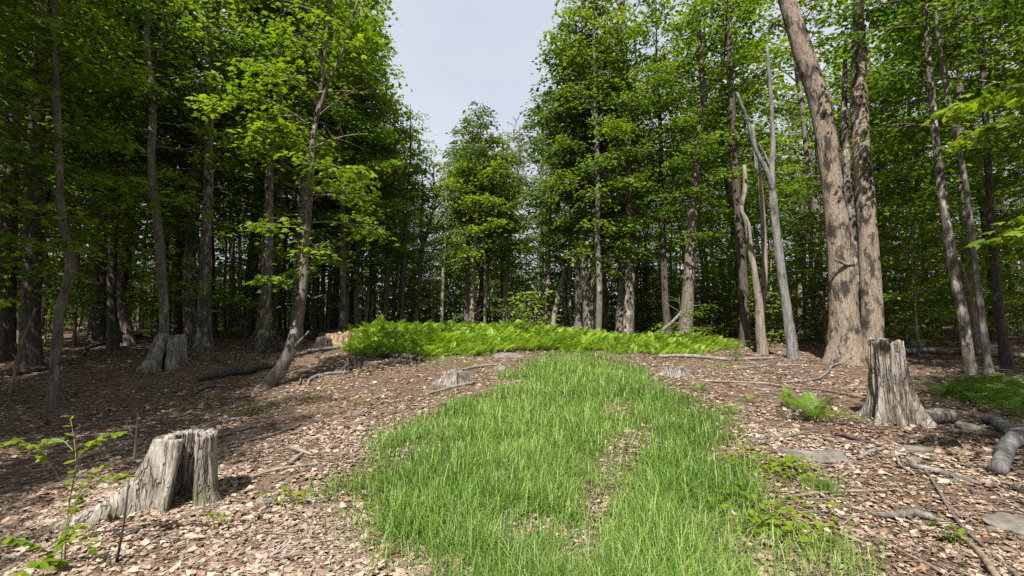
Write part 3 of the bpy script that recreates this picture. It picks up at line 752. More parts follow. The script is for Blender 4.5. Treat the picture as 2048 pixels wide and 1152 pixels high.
# trees beside and behind the viewer, whose shade falls into the picture
for x, y, key, s in [(-9.6, 1.5, 'edge0', .88), (-10.6, 5.5, 'edge1', .95), (-8.2, -3.0, 'edge2', .9), (-11.5, 8.5, 'edge2', .9), (-12.5, 2.5, 'tall0', .9), (-10.5, -6.5, 'edge0', .9), (-14, 5.5, 'edge0', 1.0), (-13, -2, 'edge1', 1.0),
                     (7.2, .8, 'edge1', .85), (10.8, 5.0, 'edge2', .8), (6.2, -1.8, 'edge0', .72), (13.5, 8.0, 'edge0', .9), (14, 2.5, 'tall1', 1.0), (4.4, -.8, 'pole0', .9), (5.8, 1.2, 'pole2', .85), (3.9, -3.6, 'pole0', 1.0)]:
    place(key, x, y, s, label=('leafy maple standing just outside the left of the photo' if x < 0 else 'leafy maple standing just outside the right of the photo'), group='maples beside the viewer')
    OCC.append((x, y))

# farther wood that reads as one mass
mbw = MB()
nW = 110000
wx = RNG.uniform(-150, 150, nW); wy = np.where(RNG.random(nW) < .55, RNG.uniform(40, 64, nW), RNG.uniform(64, 105, nW))
wz = RNG.uniform(0, 1, nW) ** 1.5 * 16
wz = np.where(wy < 64, wz * .32, wz)
dens = vnoise(wx * .16, wy * .16, wz * .22, 9) + .35 + .5 * (wz < 3)
uv = [proj((a, b, c + 1.4)) for a, b, c in zip(wx, wy, wz)]
ok = np.array([v > skyline(u) + 8 for u, v in uv]) & (dens > -.1)
wx, wy, wz = wx[ok], wy[ok], wz[ok]; n = len(wx)
add_leaves(mbw, KITE, np.column_stack([wx, wy, wz + 1.4]), RNG.uniform(0, 6.28, n), RNG.normal(-.3, .4, n), RNG.normal(0, .5, n), RNG.uniform(.35, .8, n), np.clip(RNG.normal(.4, .2, n), 0, 1), 1)
for i in range(220):
    x, y = RNG.uniform(-120, 120), RNG.uniform(66, 100)
    add_tube(mbw, np.array([[x, y, 1], [x + RNG.normal(0, .3), y, 6], [x + RNG.normal(0, .6), y, 10]]), np.array([.2, .16, .1]), 0, sides=6, cap=False)
link('distant_wood', mbw.mesh('distant_wood', [BARK['dark'], M_leaf_dk]), label='distant mass of woodland seen between the nearer trunks', cat='woodland', kind='stuff')

# ------------------------------------------------------------------ stumps
def stump(name, label, u, v, R0, Ht, mat, seed, roots, flute=.12, top_jag=.05, tilt=0.0, slit=None, hollow=.0, fissure=.10, nth=170, nz=36, cat='tree stump', taper=.85, rot=0, xy=None, part=None):
    """shell of weathered wood: roots = [(angle, reach, width, height)], slit = (angle, half width) leaves the shell open"""
    b = gp(u, v) if xy is None else np.array([xy[0], xy[1], float(height(*xy))])
    rng = np.random.default_rng(seed)
    if slit: th = np.linspace(slit[0] + slit[1], slit[0] + 2 * np.pi - slit[1], nth)
    else: th = np.linspace(0, 2 * np.pi, nth, endpoint=False)
    zz = np.linspace(0, 1, nz) ** 1.25
    c, s = np.cos(th), np.sin(th)
    topz = Ht * (1 + top_jag * (vnoise(c * 3 + seed, s * 3, 0, seed) + .6 * vnoise(c * 9, s * 9, 3, seed)))
    Z = -.12 + (topz[None] + .12) * zz[:, None]
    fl = vnoise(c[None] * 2.6 + seed, s[None] * 2.6, Z * .8, seed + 1) + .6 * vnoise(c[None] * 7, s[None] * 7 + seed, Z * 1.3, seed + 2) + .25 * vnoise(c[None] * 20, s[None] * 20, Z * 4, seed + 3)
    r = R0 * (1 - (1 - taper) * np.clip(Z / Ht, 0, 1)) * (1 + flute * fl)
    fis = vnoise(c[None] * 5 + seed * 3, s[None] * 5, Z * .5, seed + 5) + .35 * vnoise(c[None] * 14, s[None] * 14 + seed, Z * 1.1, seed + 6)
    r = r * (1 - fissure * np.exp(-(fis / .11) ** 2))
    for (a, reach, wd, hh) in roots:
        da = np.angle(np.exp(1j * (th - a)))
        g = np.exp(-(da / wd) ** 2)
        r = r + reach * g[None] * np.exp(-np.maximum(Z, 0) / hh)
        r = r + R0 * .16 * g[None] * np.exp(-np.maximum(Z, 0) / (hh * 5))
    X, Y = r * c[None], r * s[None]
    off = tilt * np.maximum(Z, 0)
    V = np.stack([X + off, Y, Z], -1)
    mb = MB(); n = len(th)
    idx = np.arange(nz * n).reshape(nz, n)
    if slit: a_, b_, c_, d_ = idx[:-1, :-1], idx[:-1, 1:], idx[1:, 1:], idx[1:, :-1]
    else:
        nx = np.roll(idx, -1, 1); a_, b_, c_, d_ = idx[:-1], nx[:-1], nx[1:], idx[1:]
    Q = [np.stack([a_, b_, c_, d_], -1).reshape(-1, 4)]
    VV = [V.reshape(-1, 3)]
    if slit or hollow:
        ri = np.maximum(r * .62, .02); ri = np.minimum(ri, R0 * .72) * (1 + .2 * fl)
        zin = np.maximum(Z, -.05)
        VI = np.stack([ri * c[None] + off, ri * s[None], zin - .01 * (1 + fl)], -1)
        k = nz * n
        VV.append(VI.reshape(-1, 3))
        Q.append(np.stack([d_, c_, b_, a_], -1).reshape(-1, 4) + k)
        t0, t1 = (idx[-1, :-1], idx[-1, 1:]) if slit else (idx[-1], np.roll(idx[-1], -1))
        Q.append(np.stack([t0, t1, t1 + k, t0 + k], -1))
        if slit:
            for j, flip in ((0, False), (n - 1, True)):
                col = idx[:, j]; q = np.stack([col[:-1], col[1:], col[1:] + k, col[:-1] + k], -1)
                Q.append(q[:, ::-1] if flip else q)
        mb.add(np.concatenate(VV), None, np.concatenate(Q))
    else:
        # rings closing the top, sagging to the middle
        rings = []
        k = nz * n
        for q, f in enumerate((.7, .4, .15)):
            W = np.stack([V[-1, :, 0] * f, V[-1, :, 1] * f, V[-1, :, 2] * (1 - .08 * (1 - f)) + Ht * top_jag * .6 * vnoise(c * 5 * f + q, s * 5 * f, 1, seed)], -1)
            VV.append(W); rings.append(np.arange(n) + k + q * n)
        prev = idx[-1]
        for rg in rings:
            Q.append(np.stack([prev, np.roll(prev, -1), np.roll(rg, -1), rg], -1)); prev = rg
        VV.append(V[-1].mean(0)[None] * [1, 1, .92]); kk = k + 3 * n
        T = np.stack([prev, np.roll(prev, -1), np.full(n, kk)], -1)
        mb.add(np.concatenate(VV), T, np.concatenate(Q))
    o = link(name, mb.mesh(name, [mat]), None, b, label, cat)
    o.rotation_euler = (0, 0, rot)
    return o

PI = math.pi
stump('tree_stump', 'grey weathered split stump with long root, left foreground', 372, 1003, .235, .60, M_stump, 5,
      [(PI * 1.2, .36, .12, .10), (PI * 1.2, .22, .2, .32), (PI * 1.1, .1, .4, .3), (-PI * .42, .16, .35, .14), (-.25, .10, .4, .1), (PI * .5, .15, .4, .12)], flute=.075, top_jag=.022, slit=(-PI * .36, .36), fissure=.06, taper=.84, tilt=.05)
stump('tree_stump', 'tall fluted grey stump on the right, before the huge tan trunk', 1783, 842, .205, 1.16, M_stump2, 8,
      [(-PI * .85, .24, .22, .30), (-PI * .6, .26, .16, .24), (-PI * .3, .28, .2, .28), (.3, .2, .35, .2), (PI * .7, .2, .4, .2)], flute=.2, top_jag=.04, taper=.92, tilt=-.03, nth=200, nz=44, fissure=.15)
stump('tree_stump', 'pale and brown tall split stump in left wood shade', 338, 733, .40, .86, M_stump, 12,
      [(-PI * .7, .2, .3, .2), (-PI * .25, .16, .3, .2), (PI * .9, .2, .3, .2)], flute=.2, top_jag=.05, taper=.8, slit=(-PI * .42, .13), tilt=.03)
stump('tree_stump', 'small dark jagged stump left of the path, mid distance', 710, 737, .19, .27, M_stump_dk, 15, [(-PI * .5, .1, .4, .08), (0.2, .1, .4, .08), (PI, .1, .4, .08)], flute=.25, top_jag=.18)
stump('tree_stump', 'wide low reddish stump at the left end of the ferns', 685, 690, .55, .40, M_rot, 17, [(-.1, .5, .4, .14), (PI, .4, .4, .12), (-PI * .5, .3, .4, .12)], flute=.3, top_jag=.2)
stump('tree_stump', 'small brown broken stump touching the wide reddish one', 648, 697, .26, .32, M_stump_dk, 19, [(-.3, .1, .4, .08), (PI, .1, .4, .08)], flute=.3, top_jag=.25)
stump('tree_stump', 'short dark stump behind the slanting tan maple', 548, 706, .27, .26, M_stump_dk, 21, [(-PI * .5, .1, .4, .08), (PI, .1, .4, .08)], flute=.2, top_jag=.1)
stump('tree_stump', 'low grey eroded stump beside the grass, left of the path', 912, 767, .22, .24, M_stump2, 23, [(-PI * .55, .22, .4, .12), (-.2, .14, .4, .12), (PI, .2, .4, .1)], flute=.25, top_jag=.22)
stump('tree_stump', 'low broken grey stump right of the grass', 1352, 752, .22, .19, M_stump2, 27, [(0, .3, .3, .1), (PI, .25, .3, .08), (-PI * .5, .15, .5, .08)], flute=.25, top_jag=.25)

# ------------------------------------------------------------------ stones
def stone(label, u, v, sx, sy, sz, seed, rz=0, sink=.35):
    b = gp(u, v)
    nth, nph = 40, 20
    th = np.linspace(0, 2 * PI, nth, endpoint=False); ph = np.linspace(-PI / 2, PI / 2, nph)
    TH, PH = np.meshgrid(th, ph)
    d = np.stack([np.cos(PH) * np.cos(TH), np.cos(PH) * np.sin(TH), np.sin(PH)], -1)
    q = np.sign(d) * np.abs(d) ** .7
    r = 1 + .4 * vnoise(d[..., 0] * 1.8 + seed, d[..., 1] * 1.4, d[..., 2] * 1.4, seed) + .14 * vnoise(d[..., 0] * 5, d[..., 1] * 5 + seed, d[..., 2] * 5, seed)
    V = q * r[..., None] * np.array([sx, sy, sz]) + [0, 0, sz * (1 - 2 * sink)]
    idx = np.arange(nth * nph).reshape(nph, nth); nx = np.roll(idx, -1, 1)
    mb = MB(); mb.add(V, None, np.stack([idx[:-1], nx[:-1], nx[1:], idx[1:]], -1).reshape(-1, 4))
    o = link('stone', mb.mesh('stone', [M_stone]), None, b, label, 'stone'); o.rotation_euler = (0, 0, rz); return o
stone('wide flat grey stone among leaves, right of the path', 1625, 915, .33, .17, .075, 3, -.1, sink=.55)
stone('flat stone slab at the bottom right edge of the photo', 2030, 1062, .2, .15, .05, 5, .4)
stone('small flat pale stone lying right of the flat wide stone', 1835, 905, .16, .09, .05, 7, -.5)
stone('pale stone right of the hollow log', 1940, 862, .14, .1, .08, 9, -.4)
stone('small round pale stone in the leaf litter, right side', 1830, 925, .07, .06, .04, 11)
stone('grey stone half sunk where ferns meet the grass', 1020, 716, .5, .22, .1, 13)
stone('small pale stone at the grass edge near the low eroded stump', 1000, 742, .14, .1, .1, 15)
stone('pale broken stone right of the grey split stump', 530, 1008, .1, .06, .035, 17, .2)
stone('dark stone in shade under the long fallen log', 1825, 700, .35, .3, .25, 19)
stone('grey stone at the foot of the ferns under the pale crooked stem', 1140, 668, .5, .3, .25, 21)

# ------------------------------------------------------------------ logs and sticks
def log(name, label, pts, bark, cat='log', sides=14, lift=.75, seed=1, amp=.07, rough=.05, free=False, limbs=(), group=None, dz=0, step=.06, flat=1.0):
    P, R = [], []
    for q in pts:
        u, v, w = q[:3]
        g = gp(u, v) if len(q) == 3 else at(u, v, q[3])
        r = .5 * w / F * g[1] / math.hypot(1, (u - 1024) / F)
        P.append(g + [0, 0, r * lift + .022 if len(q) == 3 else 0]); R.append(r)
    P = np.array(P); base = P[0].copy()
    def piece(P, R, sd):
        L = np.linalg.norm(np.diff(P, axis=0), axis=1).sum(); n = max(5, int(L / step)); n = min(n, 80)
        Q = catmull(P, n)
        s0 = np.concatenate([[0], np.cumsum(np.linalg.norm(np.diff(P, axis=0), axis=1))])
        rr = np.interp(np.linspace(0, 1, n), s0 / s0[-1], R)
        if n > 6:
            j = np.where(rr < .03, .35, .12)[:, None] * rr[:, None] * np.stack([vnoise(np.arange(n) * .35, sd, k, sd) for k in range(3)], -1); Q = Q + j
        mb = MB(); add_tube(mb, Q - base, rr, 0, sides=sides, amp=amp, rough=rough, seed=sd, kz=2.2)
        return mb.mesh(name, [BARK[bark] if isinstance(bark, str) else bark])
    o = link(name, piece(P, np.array(R), seed), None, base, label, cat, group)
    for k, lp in enumerate(limbs):
        LP, LR = [], []
        for u, v, w, dz_ in lp:
            g = gp(u, v); r = .5 * w / F * g[1] / math.hypot(1, (u - 1024) / F); LP.append(g + [0, 0, r * lift + dz_]); LR.append(r)
        link('side_branch', piece(np.array(LP), np.array(LR), seed + 5 + k), o)
    return o
log('forked_log', 'grey forked log with sawn end at the right edge', [(1996, 955, 42), (2006, 930, 39), (2020, 902, 40), (2048, 884, 44), (2090, 882, 46), (2140, 890, 46)], 'dead', seed=3, sides=24, amp=.04, limbs=[[(2040, 892, 30, .03), (2022, 878, 32, .04), (2000, 862, 30, .04), (1982, 852, 28, .03), (1966, 846, 24, .02)]])
log('hollow_log', 'short brown hollow log lying behind the tall fluted stump', [(1846, 850, 38), (1875, 846, 40), (1905, 846, 36)], M_stump2, seed=4, sides=20)
log('fallen_log', 'long pale fallen trunk across the right wood', [(1808, 712, 13), (1850, 709, 16), (1910, 713, 17), (1960, 716, 17), (2060, 722, 18)], 'pale', seed=5, lift=1.3)
log('mossy_log', 'dark rotting log lying left of the slanting tan maple', [(395, 764, 12), (440, 756, 22), (500, 748, 24), (548, 736, 14)], 'dark', seed=6, rough=.12)
log('fallen_log', 'dark rotten log left of the ferns, pointing to the path', [(690, 700, 6), (740, 711, 12), (790, 718, 14), (830, 722, 11), (850, 725, 5)], 'dark', seed=7, rough=.15)
log('fallen_branch', 'long grey branch lying along the left wood toward the reddish stump', [(560, 722, 5), (610, 710, 7), (660, 702, 8), (705, 697, 9), (760, 700, 6)], 'dead', 'branch', seed=8)
log('fallen_log', 'grey log heap end behind the reddish stump', [(640, 678, 14), (680, 672, 18), (720, 668, 14)], 'dead', seed=9, rough=.1)
log('fallen_branch', 'long pale pole lying right of the grass before the trees', [(1318, 716, 6), (1380, 717, 8), (1450, 722, 7), (1550, 719, 5)], 'pale', 'branch', seed=10)
log('fallen_branch', 'grey branch curving across the ground before the huge trunk', [(1560, 768, 4), (1612, 765, 5), (1650, 752, 6), (1668, 735, 5), (1735, 718, 4)], 'dead', 'branch', seed=11)
log('leaning_pole', 'broken pole leaning up against the trunk right of centre', [(1288, 682, 8), (1325, 660, 7, 18.6), (1352, 636, 6, 18.7), (1372, 610, 5, 18.8)], 'dead', 'branch', seed=12, lift=.5)
log('fallen_log', 'dark log lying at the far left under the thick trunks', [(-30, 748, 16), (20, 752, 18), (75, 745, 16), (95, 740, 8)], 'dark', seed=13)
log('fallen_branch', 'dark fallen branch between the left trunks and the pale tall stump', [(165, 715, 8), (200, 692, 10), (250, 680, 9), (300, 672, 6)], 'dark', 'branch', seed=14)
log('driftwood_piece', 'grey weathered knot of wood in front, lower right', [(1735, 1036, 8), (1790, 1040, 16), (1840, 1040, 20), (1868, 1046, 16), (1882, 1050, 5)], 'grey', 'wood piece', seed=15, rough=.15)
log('driftwood_piece', 'split grey plank of wood right of the flat wide stone', [(1815, 935, 12), (1870, 947, 16), (1925, 962, 16), (1965, 975, 7)], 'grey', 'wood piece', seed=16, rough=.12, lift=.3)
log('fallen_branch', 'tan branch running off the bottom right corner', [(1895, 1066, 6), (1935, 1095, 12), (1965, 1125, 18), (1998, 1172, 20)], 'tan', 'branch', seed=17)
log('fallen_branch', 'long thin brown branch slanting down the lower right leaves', [(1846, 938, 6), (1885, 1000, 8), (1915, 1050, 9), (1975, 1110, 10), (2040, 1170, 11)], 'rust', 'branch', seed=18)
log('fallen_branch', 'long straight stick from the grass edge toward lower right', [(1552, 1008, 5), (1600, 1034, 7), (1660, 1066, 8), (1728, 1096, 7)], 'tan', 'branch', seed=19)
log('fallen_branch', 'thin stick lying level right of the grass edge', [(1562, 1004, 7), (1620, 996, 7), (1680, 991, 6), (1775, 987, 4)], 'tan', 'branch', seed=20)
log('fallen_branch', 'short grey stick touching the flat wide stone', [(1716, 922, 8), (1745, 909, 9), (1770, 903, 8)], 'dead', 'branch', seed=21)
log('fallen_branch', 'short bent pale twig right of the flat wide stone', [(1795, 920, 6), (1800, 937, 7), (1828, 955, 6)], 'pale', 'branch', seed=22)
log('fallen_branch', 'short stick rising beside the grass tuft', [(1678, 962, 6), (1700, 950, 7), (1716, 943, 5)], 'tan', 'branch', seed=23)
log('fallen_branch', 'long thin stick on leaves below the weathered knot of wood', [(1750, 1082, 5), (1800, 1110, 6), (1870, 1148, 6), (1900, 1165, 5)], 'tan', 'branch', seed=24)
log('fallen_branch', 'dark curved stick left of the flat wide stone', [(1500, 898, 4), (1550, 885, 6), (1605, 872, 6), (1640, 866, 3)], 'grey', 'branch', seed=25)
log('fallen_branch', 'dark bark strip between flat wide stone and tall stump', [(1662, 868, 5), (1700, 880, 9), (1745, 893, 8), (1780, 905, 4)], 'dark', 'branch', seed=26)
log('fallen_branch', 'straight stick right behind the grey split stump', [(432, 880, 7), (462, 872, 9), (505, 860, 8)], 'rust', 'branch', seed=27)
log('fallen_branch', 'long bent stick up the slope behind the grey split stump', [(470, 892, 4), (530, 880, 6), (580, 864, 6), (612, 846, 4)], 'rust', 'branch', seed=28)
log('fallen_branch', 'pale stick in sun right of the grey split stump', [(484, 966, 5), (540, 948, 6), (600, 938, 6), (645, 931, 4)], 'pale', 'branch', seed=29)
log('fallen_branch', 'pale splintered wood sliver in sun, left slope', [(578, 902, 6), (600, 908, 9), (626, 916, 5)], 'pale', 'branch', seed=30)
log('fallen_branch', 'broken pale wood chunk beside the splinter on left slope', [(580, 932, 9), (598, 920, 10), (612, 905, 5)], 'pale', 'branch', seed=31)
log('fallen_branch', 'curled grey twig in shade below the slanting tan maple', [(598, 772, 3), (612, 755, 4), (640, 752, 3)], 'dead', 'branch', seed=32)
log('fallen_branch', 'thick grey stick in shade below the slanting tan maple', [(614, 775, 4), (626, 760, 8), (650, 752, 6), (690, 748, 4)], 'dead', 'branch', seed=33)
log('fallen_branch', 'thin dark branch left of the slanting tan maple', [(430, 722, 3), (455, 735, 4), (468, 745, 4)], 'dark', 'branch', seed=34)
log('fallen_branch', 'grey branch lying left of the dark rotting log', [(388, 790, 5), (415, 777, 7), (455, 774, 4)], 'dead', 'branch', seed=35)
log('fallen_branch', 'thin long stick across sunny litter below the eroded stump', [(860, 790, 4), (905, 778, 5), (950, 768, 4)], 'pale', 'branch', seed=36)
log('fallen_branch', 'pale thin branch lying between eroded stump and grass', [(925, 742, 4), (960, 736, 5), (1005, 732, 4)], 'pale', 'branch', seed=37)
log('fallen_branch', 'thin branch right of the low broken grey stump', [(1400, 764, 4), (1470, 768, 5), (1540, 772, 5), (1600, 782, 4)], 'tan', 'branch', seed=38)
log('fallen_branch', 'thin grey branch near the foot of the dead grey tree', [(1470, 742, 4), (1530, 735, 5), (1600, 733, 4)], 'dead', 'branch', seed=39)
log('fallen_branch', 'brown branch lying left of the tall fluted stump', [(1600, 778, 4), (1660, 786, 5), (1735, 800, 5)], 'rust', 'branch', seed=40)
log('fallen_branch', 'thin twig right of the tall fluted stump', [(1830, 760, 5), (1862, 768, 6), (1888, 775, 4)], 'grey', 'branch', seed=41)
log('fallen_branch', 'white stick stuck in the bare strip of the grass', [(1262, 892, 4), (1268, 880, 6), (1276, 868, 4)], 'pale', 'branch', seed=42)
log('fallen_branch', 'pale short stick by the low plants right of the grass', [(1408, 802, 4), (1425, 797, 6), (1442, 792, 3)], 'pale', 'branch', seed=43)

# ------------------------------------------------------------------ grass
def poly_px(pts):
    return np.array([gp(u, v)[:2] for u, v in pts])
def inside(P, poly):
    x, y = P[:, 0], P[:, 1]; r = np.zeros(len(P), bool); j = len(poly) - 1
    for i in range(len(poly)):
        xi, yi = poly[i]; xj, yj = poly[j]
        r ^= ((yi > y) != (yj > y)) & (x < (xj - xi) * (y - yi) / (yj - yi + 1e-12) + xi); j = i
    return r
def dist(P, poly):
    d = np.full(len(P), 1e9)
    for a, b in zip(poly, np.roll(poly, -1, 0)):
        ab = b - a; t = np.clip(((P - a) @ ab) / (ab @ ab), 0, 1)
        d = np.minimum(d, np.linalg.norm(P - (a + t[:, None] * ab), axis=1))
    return np.where(inside(P, poly), -d, d)
G_POLY = poly_px([(700, 1150), (690, 1080), (640, 985), (735, 935), (770, 880), (850, 832), (950, 800), (990, 765), (1028, 735), (1070, 714), (1090, 705), (1262, 705), (1290, 730), (1332, 765), (1390, 800), (1420, 850), (1480, 900), (1530, 945), (1545, 1000), (1590, 1060), (1620, 1150)])
G_POLY = np.vstack([[[-1.1, 1.2]], G_POLY, [[2.0, 1.2]]])
BARE = [poly_px([(1258, 850), (1215, 915), (1170, 985), (1135, 1080), (1120, 1140), (1190, 1140), (1215, 1060), (1250, 985), (1285, 920), (1305, 855)]), poly_px([(1195, 822), (1250, 818), (1270, 840), (1215, 845)]), poly_px([(1040, 1060), (1075, 1055), (1085, 1085), (1050, 1090)])]
def grass_cover(P):
    d = dist(P, G_POLY) + .5 * vnoise(P[:, 0] * 1.3, P[:, 1] * 1.3, 0, 31) + .26 * vnoise(P[:, 0] * 4.5, P[:, 1] * 4.5, 0, 32)
    c = (1 - sstep(-1.05, .45, d)) ** 1.35
    for b in BARE:
        db = dist(P, b) + .12 * vnoise(P[:, 0] * 4, P[:, 1] * 4, 0, 33)
        c = c * (.17 + .83 * sstep(-.2, .4, db))
    return c * (.66 + .34 * sstep(-.5, .15, vnoise(P[:, 0] * 2.3, P[:, 1] * 2.3, 0, 34)))
def blades(mb, P, h, w, seed, lean=.95, tint=None):
    rng = np.random.default_rng(seed); n = len(P)
    z = height(P[:, 0], P[:, 1]) - .01
    yaw = rng.uniform(0, 2 * PI, n); l = np.abs(rng.normal(0, lean, n)) + .08
    l = np.minimum(l, 1.75)
    fx, fy = np.cos(yaw), np.sin(yaw); sx, sy = -fy, fx
    V = np.zeros((n, 7, 3))
    for k, (t, ww) in enumerate(((0, .8), (.4, 1.0), (.75, .7))):
        out = h * np.sin(l * t) * t * .95; up = h * t * np.cos(l * t * .9)
        for q, sgn in ((0, -1), (1, 1)):
            V[:, 2 * k + q, 0] = P[:, 0] + fx * out + sgn * sx * w * ww / 2
            V[:, 2 * k + q, 1] = P[:, 1] + fy * out + sgn * sy * w * ww / 2
            V[:, 2 * k + q, 2] = z + up
    out = h * np.sin(l) * .98; V[:, 6, 0] = P[:, 0] + fx * out; V[:, 6, 1] = P[:, 1] + fy * out; V[:, 6, 2] = z + h * np.cos(l) * .97
    o = (np.arange(n) * 7)[:, None]
    Q = np.concatenate([o + [0, 1, 3, 2], o + [2, 3, 5, 4]]); T = o + [4, 5, 6]
    if tint is None: tint = np.clip(rng.normal(.5, .26, n) + .2 * vnoise(P[:, 0] * 1.1, P[:, 1] * 1.1, 0, 35), 0, .9) 
    dry = rng.random(n) < .035; tint = np.where(dry, rng.uniform(.9, 1, n), tint)
    mb.add(V, T, None, 0, tint, smooth=False)
    k = len(mb.v) - 1
    # quads share the same vertices
    mb.q.append(Q + (mb.n - n * 7)); mb.qm.append(np.zeros(len(Q))); mb.qs.append(np.zeros(len(Q), bool)); mb.qt.append(np.concatenate([tint, tint]))
def polar(n, r0, r1, half, rng, p=1.0):
    r = r0 * (r1 / r0) ** rng.random(n) if p == 0 else rng.uniform(r0, r1, n)
    a = rng.uniform(-half, half, n)
    return np.column_stack([np.sin(a) * r, np.cos(a) * r])
rg = np.random.default_rng(50)
P = np.vstack([polar(240000, 2.2, 19.5, .75, rg), polar(70000, 2.2, 8, .75, rg)])
P = P[rg.random(len(P)) < grass_cover(P)]
r_ = np.hypot(P[:, 0], P[:, 1])
mb = MB()
hgt = rg.uniform(.10, .34, len(P)) * (1 - .4 * sstep(9, 15, P[:, 1])) * (.75 + .35 * vnoise(P[:, 0] * .9, P[:, 1] * .9, 0, 36) + .25) * (.5 + .5 * grass_cover(P))
tall = rg.random(len(P)) < .07; hgt = np.where(tall, hgt * 1.6, hgt)
blades(mb, P, hgt, np.clip(.0021 * r_ ** .75, .0042, .014), 51)
print('grass blades', len(P))
link('grass', mb.mesh('grass', [M_grass]), label='lush green grass covering the middle of the old road', cat='grass', kind='stuff')
# thin blades straggling out into the leaves
P = polar(26000, 2.2, 16, .9, rg); d = dist(P, G_POLY)
P = P[(d > -.3) & (d < 1.0) & (rg.random(len(P)) < .5 * np.exp(-np.maximum(d, 0) * 2.6)) & (vnoise(P[:, 0] * 2, P[:, 1] * 2, 0, 37) > -.2)]
mb = MB(); blades(mb, P, rg.uniform(.05, .15, len(P)), np.full(len(P), .005), 52)
link('sparse_grass', mb.mesh('sparse_grass', [M_grass]), label='sparse short blades straggling out of the grass into leaf litter', cat='grass', kind='stuff')
# clover and other small leaves low in the grass
P = polar(30000, 2.2, 15, .75, rg); P = P[(rg.random(len(P)) < grass_cover(P) * .8) & (vnoise(P[:, 0] * 1.4, P[:, 1] * 1.4, 0, 38) > .05)]
mb = MB(); n = len(P)
add_leaves(mb, OVAL, np.column_stack([P, height(P[:, 0], P[:, 1]) + rg.uniform(.02, .13, n)]), rg.uniform(0, 6.28, n), rg.normal(0, .35, n), rg.normal(0, .35, n), rg.uniform(.018, .04, n), np.clip(rg.normal(.55, .2, n), 0, 1), 0)
link('clover', mb.mesh('clover', [M_leaf_yl]), label='small round leaved weeds growing low between the grass blades', cat='weeds', kind='stuff')
# single tufts
def tuft(label, u, v, rad, n, h, seed, tint=None):
    b = gp(u, v); q = np.random.default_rng(seed)
    P = b[:2] + q.normal(0, rad, (n, 2)); mb = MB()
    blades(mb, P, q.uniform(.5, 1.1, n) * h, np.full(n, .005), seed, lean=.7, tint=None if tint is None else np.clip(q.normal(tint, .1, n), 0, 1))
    return link('grass_tuft', mb.mesh('grass_tuft', [M_grass]), None, None, label, 'grass tuft', kind='stuff')
tuft('dark green grass tuft beside the level stick, right side', 1645, 985, .09, 170, .24, 61, .3)
tuft('yellowing grass tuft at the bottom, right of the path', 1680, 1118, .13, 260, .2, 62, .82)
tuft('thin grass tuft in front of the tall fluted stump roots', 1440, 735, .35, 260, .14, 63, .6)
tuft('grass tuft at the foot of the slope by the bare ferns edge', 870, 722, .5, 380, .22, 64, .6)

# ------------------------------------------------------------------ ferns
def frond_tmpl(npair, wmax=.19, seg=2):
    """frond of length 1 along +y, arching over; pinnae as narrow blades"""
    V, T = [], []
    def pt(t): return np.array([0, t * (1 - .18 * t * t), .55 * t - .62 * t * t])
    for k in range(npair):
        t = .16 + .84 * (k + .5) / npair
        c = pt(t); L = wmax * math.sin(PI * min(1, (t * .93 + .10)) ** 1.0) ** .8 + .012
        wd = .27 * .84 / npair
        for s in (-1, 1):
            b = len(V)
            V += [c + [0, -wd * .6, 0], c + [s * L * .45, -wd * .7, -.015], c + [s * L, .25 * L, -.04 * L / wmax], c + [s * L * .4, wd * 1.5, -.012]]
            T += [[b, b + 1, b + 3], [b + 1, b + 2, b + 3]]
    # rachis
    n = 6; b = len(V)
    for i in range(n):
        c = pt(i / (n - 1)); r = .007 * (1 - .8 * i / (n - 1)); V += [c + [-r, 0, .002], c + [r, 0, .002]]
    for i in range(n - 1): T += [[b + 2*i, b + 2*i + 1, b + 2*i + 3], [b + 2*i, b + 2*i + 3, b + 2*i + 2]]
    return np.array(V), np.array(T)
FRD, FRD_HI = frond_tmpl(12, .15), frond_tmpl(20, .15)
F_POLY = poly_px([(690, 704), (740, 716), (800, 716), (880, 716), (960, 714), (1040, 706), (1075, 702), (1180, 706), (1290, 712), (1380, 714), (1436, 708)])
back = np.array([[8.6, 17.6], [6.5, 19.0], [4.5, 20.2], [2.2, 21.0], [-1, 22.0], [-4, 22.5], [-6.4, 21.0], [-7.2, 18.5]])
F_POLY = np.vstack([F_POLY, back])
def fern_field(n, seed, poly):
    q = np.random.default_rng(seed)
    lo, hi = poly.min(0), poly.max(0)
    P = q.uniform(lo, hi, (n * 3, 2)); d = dist(P, poly) + .45 * vnoise(P[:, 0] * 1.1, P[:, 1] * 1.1, 0, 41) 
    P = P[d < 0][:n]; return P, q
P, q = fern_field(12000, 71, F_POLY)
n = len(P)
dd = -dist(P, F_POLY)
sc = (.36 + .34 * sstep(0, 1.2, dd)) * q.uniform(.75, 1.25, n) * (1 + .32 * vnoise(P[:, 0] * .8, P[:, 1] * .8, 0, 42)) * (1 - .34 * sstep(1.0, 4.5, P[:, 0]))
pos = np.column_stack([P, height(P[:, 0], P[:, 1])])
mb = MB()
yaw = np.where(q.random(n) < .65, q.normal(-.35, .9, n), q.uniform(0, 6.28, n))
add_leaves(mb, FRD, pos, yaw, q.normal(.72, .25, n), q.normal(0, .35, n), sc * 1.25, np.clip(q.normal(.5, .24, n) + .22 * vnoise(P[:, 0] * 1.1, P[:, 1] * 1.1, 0, 43), 0, 1), 0)
link('fern_bed', mb.mesh('fern_bed', [M_fern]), label='dense bed of bright green ferns across the end of the grass', cat='ferns', kind='stuff')
